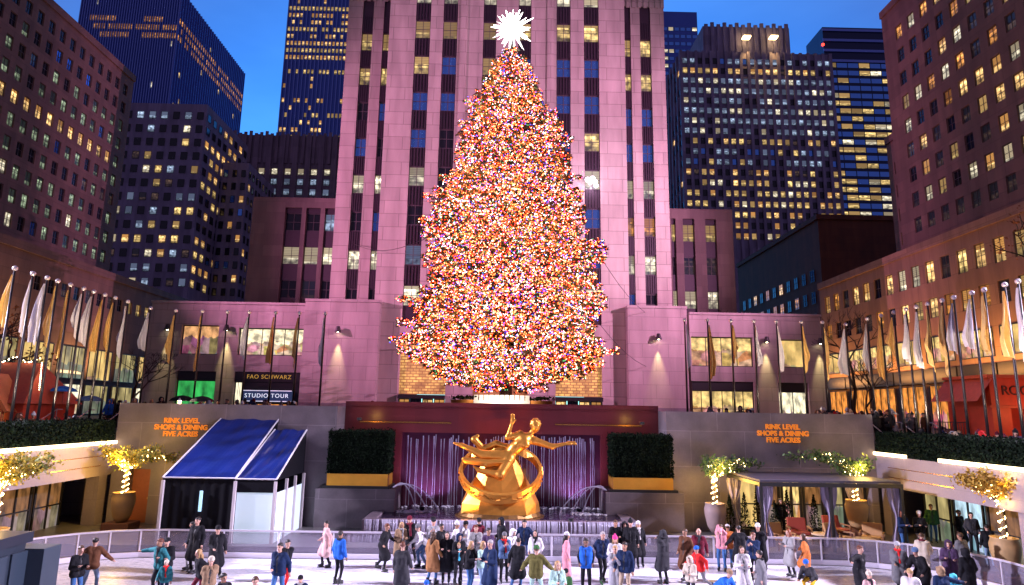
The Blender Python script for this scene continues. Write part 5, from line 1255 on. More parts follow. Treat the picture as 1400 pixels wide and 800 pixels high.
# ================================================================ BARE STREET TREES
bark_d = pm('dark_bark', (.035, .025, .022), .8); rust = [pm('rust_leaf', (.28, .09, .02), .6), pm('rust_leaf_dark', (.18, .06, .02), .6)]
def street_tree(x, y, H, lb, seed, leaf=0, spread=.55, z0=SZ):
    g = random.Random(seed); t = thing('street_tree', lb, 'tree', (x, y, z0)); mb = MB(); tips = []
    def grow(p, d, ln, r, dep):
        q = p+d*ln; mid = p.lerp(q, .5)+Vector((g.gauss(0, .05), g.gauss(0, .05), 0))*ln; mb.tube([p, mid, q], [r, r*.85, r*.68], 5, cap=False)
        if dep == 0 or r < .008: tips.append(q); return
        if dep < 3: tips.append(q)
        for k in range(g.choice((2, 3, 3))):
            e = (d+Vector((g.gauss(0, spread), g.gauss(0, spread), g.gauss(.1, spread*.6)))).normalized(); grow(q, e, ln*g.uniform(.62, .82), r*.64, dep-1)
    grow(Vector((0, 0, 0)), Vector((g.gauss(0, .05), 0, 1)), H*.30, H*.018, 5)
    mb.build('trunk', bark_d, t)
    if leaf:
        lm = MB(); leaves(lm, [g.choice(tips)+Vector((g.gauss(0, .3), g.gauss(0, .3), g.gauss(0, .25))) for i in range(leaf)], .22, g, lambda: g.choice((0, 0, 1))); lm.build('crown', rust, t)
street_tree(-29.5, 37, 9.5, 'tree with thin rust brown leaves at far left above the flags', 1, 900, .6)
street_tree(30.2, 34, 13, 'tree with sparse rust leaves at far right in front of the tan block', 2, 900, .6)
street_tree(-24.6, 44, 5.6, 'bare dark street tree beside the left corner of the shop wing', 3, 0)
street_tree(-21.5, 68, 14.5, 'bare leafless tree against the left annex', 4, 0, .45); street_tree(23.5, 68, 14.5, 'bare leafless tree against the right annex', 5, 0, .45)
street_tree(34, 62, 12.5, 'bare leafless tree in front of the brown blank block', 6, 0, .5)
street_tree(24.8, 44, 6.0, 'bare dark street tree by the right end of the shop wing', 8, 0)

# ================================================================ FLOODLIGHTS
def floodlight(x, y, z, lb, target, energy, col, spot, size=1.0, door=None):
    t = thing('floodlight', lb, 'floodlight', (x, y, z), 0, 'floodlights on the surrounding roofs')
    mb = MB(); mb.tube([(0, 0, 0), (0, 0, .9)], .05, 6); mb.build('stand', black_m, t)
    d = (Vector(target)-Vector((x, y, z+1.1))).normalized(); M = d.to_track_quat('-Z', 'Y').to_matrix().to_4x4(); M.translation = (0, 0, 1.1)
    mb = MB(); mb.M = M; mb.box(-.5, .5, -.35, .35, 0, .35); mb.build('housing', black_m, t)
    if door:                                     # a black flap added out of view to keep the beam off the neighbouring facades
        mb = MB(); q = [Vector((math.sin(R(a))*1.5, math.cos(R(a))*1.5, 0)) for a in door]
        for a, b in zip(q, q[1:]): mb.face([a+Vector((0, 0, .2)), b+Vector((0, 0, .2)), b+Vector((0, 0, 2.9)), a+Vector((0, 0, 2.9))])
        mb.build('barn_door', black_m, t)
    p = Vector((0, 0, 1.1))+d*.08; l = lamp('floodlight_beam', 'SPOT', (0, 0, 0), energy, col, None, size, spot, .8); l.parent = t; l.location = p+d*.3; l.rotation_euler = d.to_track_quat('-Z', 'Y').to_euler()
PINK = (1, .34, .70)
floodlight(-45.5, 40, 20.9, 'black floodlight on the roof edge of the left brown block, aimed at the tower', (-2, 60, 26), 112000, PINK, 74, .06, (73.5, 85, 100, 120))
floodlight(42.6, 34, 23.4, 'black floodlight on the roof edge of the right tan block, aimed at the tower', (3, 60, 26), 150000, (1, .42, .78), 74, .06, (-66.5, -80, -95, -115))
floodlight(-45.5, 20, 20.9, 'black floodlight on the left roof edge, aimed down at the ice', (1, 17, 0), 290000, (.82, .74, 1.0), 38, .7)
floodlight(42.6, 18, 23.4, 'black floodlight on the right roof edge, aimed down at the ice', (-1, 17, 0), 290000, (.85, .74, 1.0), 38, .7)
floodlight(27.5, 33.0, 7.5, 'black floodlight added on the roof of the right red hut to brighten the tower', (10.8, 60, 24), 36000, (1, .72, .95), 32, .5)  # out of view lamp, added to lift the pier right of the tree
for i, (x, y, z, tgt, lb) in enumerate(((-17.6, 22.5, 4.78, (-18.7, 25.5, 9), 'small uplight in the near part of the left hedge'), (-17.6, 27.5, 4.78, (-18.7, 30, 9), 'small uplight in the far part of the left hedge'), (17.5, 20.5, 4.78, (18.6, 23.5, 9), 'small uplight in the near part of the right hedge'), (17.5, 27, 4.78, (18.6, 30, 9), 'small uplight in the far part of the right hedge'), (-15.2, 31.2, 4.9, (-15.0, 34.3, 9), 'small uplight on the wall top before the left shop wing'), (14.5, 31.2, 4.9, (14.5, 34.3, 9), 'small uplight on the wall top before the right shop wing'))):
    t = thing('uplight', lb, 'spotlight', (x, y, z), 0, 'uplights for the flags'); mb = MB(); mb.lathe([(.10, 0), (.13, .10), (.10, .16)], n=12); mb.build('housing', black_m, t)
    l = lamp('uplight_beam', 'SPOT', (0, 0, .22), 1300, (1, .80, .55), None, .1, 115, .8); l.parent = t; l.rotation_euler = (Vector(tgt)-Vector((x, y, z))).to_track_quat('-Z', 'Y').to_euler()
p = at(808, 248, Y=59.7); t = thing('floodlight', 'dazzling white floodlight cluster fixed to the tower right of the tree', 'floodlight', p)
for dx, dz, r_ in ((-.35, .12, .26), (.12, .2, .30), (.40, -.05, .22), (.45, -.45, .24), (-.1, -.2, .2)):
    mb = MB(); mb.ball((dx, -.1, dz), r_, n=8); mb.build('lamp_head', pm('flood_lens', (1, .95, 1), emit=(1, .80, 1), es=4, sample=False), t)
lamp('flood_glow', 'POINT', (.2, -1.6, 0), 250, (1, .62, .92), size=.4).parent = t
for i, (a, b, lb) in enumerate((((TX+6.0, 45, 17.5), (14.9, 62.2, 14.5), 'upper thin guy wire from the tree to the right tower wing'), ((TX+5.8, 45, 12.5), (14.9, 62.2, 9.5), 'lower thin guy wire from the tree to the right tower wing'), ((TX-6.0, 45, 17.5), (-14.9, 62.2, 21.5), 'thin guy wire from the tree to the left tower wing'))):
    mb = MB(); a, b = Vector(a), Vector(b); mb.tube([a.lerp(b, k/8)-Vector((0, 0, .8*math.sin(math.pi*k/8))) for k in range(9)], .02, 5); tag(mb.build('guy_wire', black_m), lb, 'cable')
# statue and water lights sunk in the basin rim
def basin_light(x, y, z, target, e, col, lb, spot=60):
    t = thing('spotlight', lb, 'spotlight', (x, y, z), 0, 'spotlights set in the fountain'); mb = MB(); mb.lathe([(.10, 0), (.12, .10), (.09, .12)], n=12); mb.build('housing', black_m, t)
    l = lamp('spot_beam', 'SPOT', (0, 0, .16), e, col, None, .06, spot, .5); l.parent = t; l.rotation_euler = (Vector(target)-Vector((x, y, z+.16))).to_track_quat('-Z', 'Y').to_euler()
basin_light(-2.6, 26.95, 1.10, (-.3, 28.6, 3.4), 460, (1, .43, .09), 'small black spotlight on the basin rim left of the statue', 75)
basin_light(2.9, 26.95, 1.10, (.4, 28.6, 3.4), 460, (1, .43, .09), 'small black spotlight on the basin rim right of the statue', 75)
basin_light(-3.4, 30.0, 1.04, (-3, 31.2, 3.6), 260, (.62, .38, 1), 'small black spotlight in the pool left, washing the water wall', 110)
basin_light(3.6, 30.0, 1.04, (3.2, 31.2, 3.6), 260, (.62, .38, 1), 'small black spotlight in the pool right, washing the water wall', 110)
basin_light(-6.2, 29.05, 4.9, (-5.5, 31, 5.2), 25, (1, .5, .1), 'small black spotlight over the left hedge', 100)
basin_light(6.3, 29.05, 4.9, (5.7, 31, 5.2), 25, (1, .5, .1), 'small black spotlight over the right hedge', 100)
# ================================================================ PEOPLE
def fab(name, c, sheen=0): return pm('cloth_'+name, c, .85, noise=.30, nscale=6, bump=.9, spec=.15)
CL = dict(black=(.012, .012, .015), charcoal=(.035, .035, .04), grey=(.14, .14, .15), lightgrey=(.34, .34, .36), white=(.62, .60, .60), cream=(.55, .48, .38), beige=(.42, .32, .22), pink=(.60, .38, .36), rose=(.62, .26, .30),
          hotpink=(.70, .06, .25), camel=(.30, .14, .055), brown=(.12, .05, .025), tan=(.26, .17, .10), orange=(.48, .15, .04), red=(.55, .02, .02), maroon=(.13, .015, .03), navy=(.012, .025, .07), blue=(.02, .12, .50), jeans=(.05, .13, .30), lightjeans=(.22, .32, .46),
          teal=(.03, .17, .19), cyan=(.08, .45, .60), mint=(.36, .55, .48), olive=(.11, .10, .03), green=(.04, .12, .04), camo=(.30, .30, .30), yellow=(.55, .32, .02), purple=(.07, .04, .09), denim=(.08, .14, .26))
HC = dict(black=(.012, .009, .008), brown=(.06, .028, .012), blond=(.36, .22, .09), red=(.20, .05, .015), grey=(.30, .28, .27), auburn=(.11, .03, .012))
SKIN = [pm('skin_light', (.52, .30, .22), .5), pm('skin_tan', (.38, .20, .12), .5), pm('skin_brown', (.16, .08, .05), .5)]
EYE_M = pm('eye_dark', (.02, .015, .012), .3); BOOT = pm('skate_boot', (.02, .02, .022), .4); BLADE = pm('skate_blade', (.6, .6, .65), .25, 1)
def ik(a, t, l1, l2, pole_):
    a, t = Vector(a), Vector(t); d = t-a; L_ = min(d.length, (l1+l2)*.999); d = d.normalized(); t = a+d*L_
    x = (l1*l1-l2*l2+L_*L_)/(2*L_); h = math.sqrt(max(l1*l1-x*x, 0)); p = Vector(pole_); p = (p-d*p.dot(d)).normalized()
    return a+d*x+p*h, t
# pose: pelvis, lean, hands (L, R) relative to their shoulder, feet (L, R) ankles, head pitch
POSES = dict(
    stand=dict(lean=2, hl=(-.10, -.06, -.52), hr=(.10, -.06, -.52), fl=(-.11, 0, .10), fr=(.11, 0, .10)),
    relax=dict(lean=3, hl=(-.12, -.16, -.47), hr=(.09, -.02, -.53), fl=(-.13, -.08, .10), fr=(.12, .06, .10)),
    pocket=dict(lean=1, hl=(-.05, -.12, -.44), hr=(.05, -.12, -.44), fl=(-.12, .03, .10), fr=(.12, -.04, .10)),
    phone=dict(lean=4, hl=(.10, -.34, -.10), hr=(-.10, -.34, -.06), fl=(-.11, -.03, .10), fr=(.12, .03, .10)),
    photo=dict(lean=-2, hl=(.10, -.24, .08), hr=(-.12, -.25, .08), fl=(-.13, 0, .10), fr=(.13, 0, .10)),
    hug=dict(lean=6, hl=(.02, -.30, -.22), hr=(-.04, -.28, -.26), fl=(-.11, 0, .10), fr=(.11, .04, .10)),
    glide=dict(lean=14, hl=(-.34, -.18, -.34), hr=(.34, -.10, -.36), fl=(-.12, -.16, .10), fr=(.15, .30, .14), dz=-.05),
    stride=dict(lean=12, hl=(-.16, -.34, -.34), hr=(.14, .22, -.44), fl=(-.10, -.22, .10), fr=(.16, .46, .24), dz=-.06),
    bend=dict(lean=38, hl=(-.06, -.30, -.40), hr=(.10, -.26, -.42), fl=(-.13, -.06, .10), fr=(.13, .14, .10), dz=-.10, back=.16),
    crouch=dict(lean=48, hl=(-.02, -.34, -.36), hr=(.06, -.34, -.34), fl=(-.14, -.14, .10), fr=(.14, .10, .10), dz=-.30, back=.2),
    wave=dict(lean=-2, hl=(-.28, -.14, .34), hr=(.08, -.14, -.46), fl=(-.14, -.06, .10), fr=(.13, .05, .10)),
    balance=dict(lean=9, hl=(-.34, -.16, -.38), hr=(.32, -.10, -.40), fl=(-.17, -.10, .10), fr=(.19, .14, .10), dz=-.04),
    shift=dict(lean=4, hl=(.06, -.20, -.38), hr=(.14, .10, -.50), fl=(-.05, -.12, .10), fr=(.20, .12, .10), dz=-.01),
    backhands=dict(lean=16, hl=(.08, .20, -.42), hr=(-.08, .20, -.42), fl=(-.10, -.22, .10), fr=(.14, .20, .10), dz=-.05),
    reach=dict(lean=10, hl=(-.50, -.12, -.10), hr=(.12, .05, -.50), fl=(-.12, -.05, .10), fr=(.14, .12, .10)),
)
def skeleton(pose):
    p = POSES[pose]; L_ = R(p['lean']); pel = Vector((0, p.get('back', 0), .97+p.get('dz', 0))); t = Vector((0, -math.sin(L_), math.cos(L_)))
    ch = pel+t*.30; nb = pel+t*.50; S = [pel+t*.46+Vector((s*.175, 0, 0)) for s in (-1, 1)]
    hd_t = Vector((0, -math.sin(L_*.35+.06), math.cos(L_*.35+.06))); head = nb+hd_t*.185
    J = dict(pel=pel, ch=ch, nb=nb, S=S, head=head, hp=L_*.35+.06, t=t)
    J['el'], J['hl'] = ik(S[0], S[0]+Vector(p['hl']), .29, .26, (-.35, .9, -.2)); J['er'], J['hr'] = ik(S[1], S[1]+Vector(p['hr']), .29, .26, (.35, .9, -.2))
    J['H'] = [pel+Vector((s*.09, 0, -.02)) for s in (-1, 1)]
    J['kl'], J['al'] = ik(J['H'][0], p['fl'], .44, .43, (-.1, -1, 0)); J['kr'], J['ar'] = ik(J['H'][1], p['fr'], .44, .43, (.1, -1, 0))
    return J
def C(a, b, ra, rb, tg): return ('c', tuple(a), tuple(b), ra, rb, tg)
_cache = {}
def body_mesh(pose):
    if ('b', pose) in _cache: return _cache[('b', pose)]
    J = skeleton(pose); X = Vector((.065, 0, 0)); P_ = []
    for s in (-1, 1): P_ += [C(J['pel']+X*s, J['ch']+X*s, .095, .105, 2), C(J['ch']+X*s, J['S'][0 if s < 0 else 1]-X*s*.6, .105, .07, 2), C(J['pel']+X*s*1.2, J['pel']+X*s*1.2-Vector((0, 0, .08)), .105, .10, 1)]
    P_.append(C(J['nb']-J['t']*.04, J['head']-Vector((0, 0, .05)), .058, .052, 0))
    h = J['head']; M = Matrix.Translation(h) @ Matrix.Rotation(J['hp'], 4, 'X')
    W = lambda x, y, z: tuple(M @ Vector((x, y, z)))
    P_ += [('e', W(0, 0, .02), (.078, .094, .105), 0), ('e', W(0, -.02, -.055), (.056, .068, .062), 0), C(W(0, -.088, .015), W(0, -.108, -.022), .012, .016, 0), ('e', W(0, -.082, -.062), (.026, .014, .009), 4)]
    for s in (-1, 1): P_ += [('e', W(s*.032, -.084, .018), (.014, .010, .009), 3), ('e', W(s*.080, .005, .0), (.012, .022, .032), 0)]
    for S, e, hd, s in ((J['S'][0], J['el'], J['hl'], -1), (J['S'][1], J['er'], J['hr'], 1)):
        P_ += [C(S, e, .055, .043, 2), C(e, hd, .042, .030, 2)]
        d = (hd-e).normalized(); side = d.cross(Vector((0, 0, 1)) if abs(d.z) < .9 else Vector((0, 1, 0))).normalized(); nrm = side.cross(d)
        pc = hd+d*.05; P_.append(('c', tuple(hd), tuple(hd+d*.075), .030, .034, 0, .02))
        for f in range(4):
            o = side*(f-1.5)*.020; ln = (.062, .072, .068, .052)[f]; k_ = hd+d*.09+o; P_ += [('c', tuple(k_), tuple(k_+d*ln*.55+nrm*.008), .0105, .0095, 0, .004), ('c', tuple(k_+d*ln*.55+nrm*.008), tuple(k_+d*ln+nrm*.028), .0095, .008, 0, .004)]
        tb = hd+d*.03-side*.034; P_ += [('c', tuple(tb), tuple(tb+d*.035-side*.018), .012, .011, 0, .005), ('c', tuple(tb+d*.035-side*.018), tuple(tb+d*.062-side*.014+nrm*.01), .0105, .009, 0, .004)]
    for H, k, a in ((J['H'][0], J['kl'], J['al']), (J['H'][1], J['kr'], J['ar'])):
        P_ += [C(H, k, .092, .064, 1), C(k, a, .060, .046, 1), C(a, a+Vector((0, .03, -.03)), .045, .040, 5), C(a+Vector((0, .02, -.035)), a+Vector((0, -.15, -.05)), .042, .034, 5)]
    me = sdf_obj_mesh('person', P_, [SKIN[0], BOOT, BOOT, EYE_M, pm('lip', (.38, .12, .10), .5), BOOT], .0145, .022, 1)
    _cache[('b', pose)] = me; return me
def coat_mesh(pose, kind):
    if (pose, kind) in _cache: return _cache[(pose, kind)]
    J = skeleton(pose); X = Vector((.07, 0, 0)); P_ = []; g = dict(short=.036, long=.040, sweater=.026, vest=.045, puffy=.055, dress=.034)[kind]
    for s in (-1, 1): P_ += [C(J['pel']+X*s, J['ch']+X*s, .10+g, .11+g, 0), C(J['ch']+X*s, J['S'][0 if s < 0 else 1]-X*s*.7, .11+g, .07+g*.7, 0)]
    P_.append(C(J['nb']-J['t']*.07, J['nb']-J['t']*.01, .085, .072, 0))
    if kind == 'puffy':
        for k in range(6):
            c = J['pel'].lerp(J['nb'], .02+.15*k)
            for s in (-1, 1): P_.append(('e', tuple(c+X*s*.9), (.165, .150, .045), 0))
    if kind != 'vest':
        for S, e, hd in ((J['S'][0], J['el'], J['hl']), (J['S'][1], J['er'], J['hr'])): P_ += [C(S, e, .058+g*.7, .050+g*.6, 0), C(e, e.lerp(hd, .96), .050+g*.6, .040+g*.35, 0)]
    hem = dict(short=.04, long=.36, sweater=.01, vest=.02, puffy=.03, dress=.70)[kind]
    for H, k, a, s in ((J['H'][0], J['kl'], J['al'], -1), (J['H'][1], J['kr'], J['ar'], 1)):
        if hem < .3: P_.append(C(J['pel']+X*s, J['pel']+X*s*1.15+(k-H).normalized()*hem, .105+g, .110+g, 0))
        else:
            e_ = J['pel'].lerp((k+a)*.5 if hem > .6 else k, .98); e_.x *= .75; P_.append(C(J['pel']+X*s*1.1, e_+X*s*.25, .115+g, .135+g*1.2, 0))
    if hem >= .3: P_.append(C(J['pel']+Vector((0, .03, 0)), Vector((0, (J['kl'].y+J['kr'].y)/2+.05, .97-hem)), .13, .16, 0))
    fy = Vector((0, -(.105+g), 0)); z0_ = J['pel']+fy*1.02-Vector((0, 0, min(hem, .3)))
    if kind in ('short', 'long', 'vest', 'puffy'): P_ += [('c', tuple(J['nb']-J['t']*.05+Vector((0, -.085, 0))), tuple(J['ch']+fy*1.05), .012, .012, 1, .006), ('c', tuple(J['ch']+fy*1.05), tuple(z0_), .012, .012, 1, .006)]
    if kind == 'long': P_ += [('c', tuple(J['pel']+Vector((-.19, 0, .07))+fy*.6), tuple(J['pel']+Vector((.19, 0, .07))+fy*.6), .02, .02, 1, .01)]
    for s in (-1, 1): P_.append(('c', tuple(J['nb']-J['t']*.02+Vector((s*.02, -.075, 0))), tuple(J['nb']-J['t']*.13+Vector((s*.07, -.10-g*.5, 0))), .022, .016, 0, .008))
    me = sdf_obj_mesh('coat', P_, [BOOT, pm('coat_trim', (.02, .02, .022), .6)], .018, .024, 1); _cache[(pose, kind)] = me; return me
def head_mesh(kind):
    if ('h', kind) in _cache: return _cache[('h', kind)]
    e = lambda x, y, z, r: ('e', (x, y, z), r, 0)
    if kind == 'short': P_ = [e(0, .022, .045, (.090, .098, .092)), e(0, -.045, .088, (.06, .045, .03))]
    elif kind == 'long': P_ = [e(0, .022, .045, (.092, .098, .092)), e(0, .065, -.09, (.088, .052, .15)), ('c', (-.075, .0, .03), (-.082, -.03, -.20), .030, .024, 0), ('c', (.075, .0, .03), (.082, -.03, -.20), .030, .024, 0), ('c', (0, .085, -.1), (0, .10, -.30), .07, .05, 0)]
    elif kind == 'beanie': P_ = [e(0, .012, .070, (.098, .108, .092)), e(0, .0, .045, (.102, .112, .032))]
    elif kind == 'pompon': P_ = [e(0, .012, .070, (.098, .108, .095)), e(0, .0, .045, (.104, .114, .034)), e(0, .02, .175, (.045, .045, .042))]
    elif kind == 'cap': P_ = [e(0, .012, .062, (.095, .108, .080)), e(0, -.115, .050, (.072, .065, .014))]
    elif kind == 'hood': P_ = [e(0, .040, .025, (.118, .112, .142)), e(0, .03, -.10, (.115, .10, .06)), ('c', (-.10, -.03, -.06), (-.085, -.04, .10), .026, .026, 0), ('c', (.10, -.03, -.06), (.085, -.04, .10), .026, .026, 0), ('c', (-.085, -.04, .10), (.085, -.04, .10), .028, .028, 0)]
    elif kind == 'helmet': P_ = [e(0, .01, .055, (.105, .122, .095))]
    elif kind == 'scarf':
        P_ = [('c', (.085*math.cos(a), .02+.085*math.sin(a), -.145), (.085*math.cos(a+.55), .02+.085*math.sin(a+.55), -.145), .036, .036, 0) for a in np.arange(0, 6.2, .52)]+[('c', (.03, -.09, -.15), (.05, -.13, -.55), .040, .045, 0)]
    me = sdf_obj_mesh(kind, P_, [BOOT], .013 if kind != 'scarf' else .018, .02, 1); _cache[('h', kind)] = me; return me
def skate_mesh():
    if 's' in _cache: return _cache['s']
    mb = MB(); mb.box(-.008, .008, -.19, .10, -.145, -.105); mb.tube([(0, -.10, -.11), (0, -.10, -.075)], .016, 6); mb.tube([(0, .04, -.11), (0, .04, -.075)], .016, 6)
    mb.tube([(0, .02, .09), (0, .02, -.02), (0, .02, -.06)], [.058, .056, .055], 10); mb.tube([(0, .05, -.055), (0, -.06, -.055), (0, -.17, -.062)], [.050, .050, .034], 8)
    o = mb.build('skate', BOOT, smooth=True); me = o.data; bpy.data.objects.remove(o); _cache['s'] = me; return me
def child(me, nm, mat, par, loc=None, rx=0, sc_=None, kind=None):
    o = bpy.data.objects.new(nm, me); COL.objects.link(o); o.parent = par
    if loc is not None: o.location = loc
    if rx: o.rotation_euler = (rx, 0, 0)
    o.material_slots[0].link = 'OBJECT'; o.material_slots[0].material = mat
    return o
PS = .86
def person(loc, face, pose, scale, coat, cc, tc, hair, hc, hat=None, htc='black', lb='', skates=True, scarf=None, group=None, skin=0, boots=None, roll=0):
    me = body_mesh(pose); J = skeleton(pose)
    o = bpy.data.objects.new('person', me); COL.objects.link(o)
    lift = .05 if skates else -.005; scale *= PS
    o.location = (loc[0], loc[1], loc[2]+lift*scale); o.rotation_euler = (0, R(roll), R(face)); o.scale = (scale,)*3
    tag(o, lb, 'person', group)
    for i, m in enumerate((SKIN[skin], fab(tc, CL[tc]), fab(cc if coat != 'vest' else 'black', CL[cc if coat != 'vest' else 'black']), None, None, BOOT)):
        if m: o.material_slots[i].link = 'OBJECT'; o.material_slots[i].material = m
    child(coat_mesh(pose, coat), 'coat' if coat in ('short', 'long', 'puffy') else {'sweater': 'sweater', 'vest': 'vest', 'dress': 'dress'}[coat], fab(cc, CL[cc]), o)
    if hair: child(head_mesh(hair), 'hair', pm('hair_'+hc, HC[hc], .55, noise=.3, nscale=30), o, J['head'], J['hp'])
    if hat: child(head_mesh(hat), 'hood' if hat == 'hood' else 'helmet' if hat == 'helmet' else 'hat', fab(htc, CL[htc]), o, J['head'], J['hp'])
    if scarf: child(head_mesh('scarf'), 'scarf', fab(scarf, CL[scarf]), o, J['head'], J['hp'])
    if skates:
        for a in (J['al'], J['ar']): child(skate_mesh(), 'skate', BOOT if not boots else fab(boots, CL[boots]), o, a)
    return o
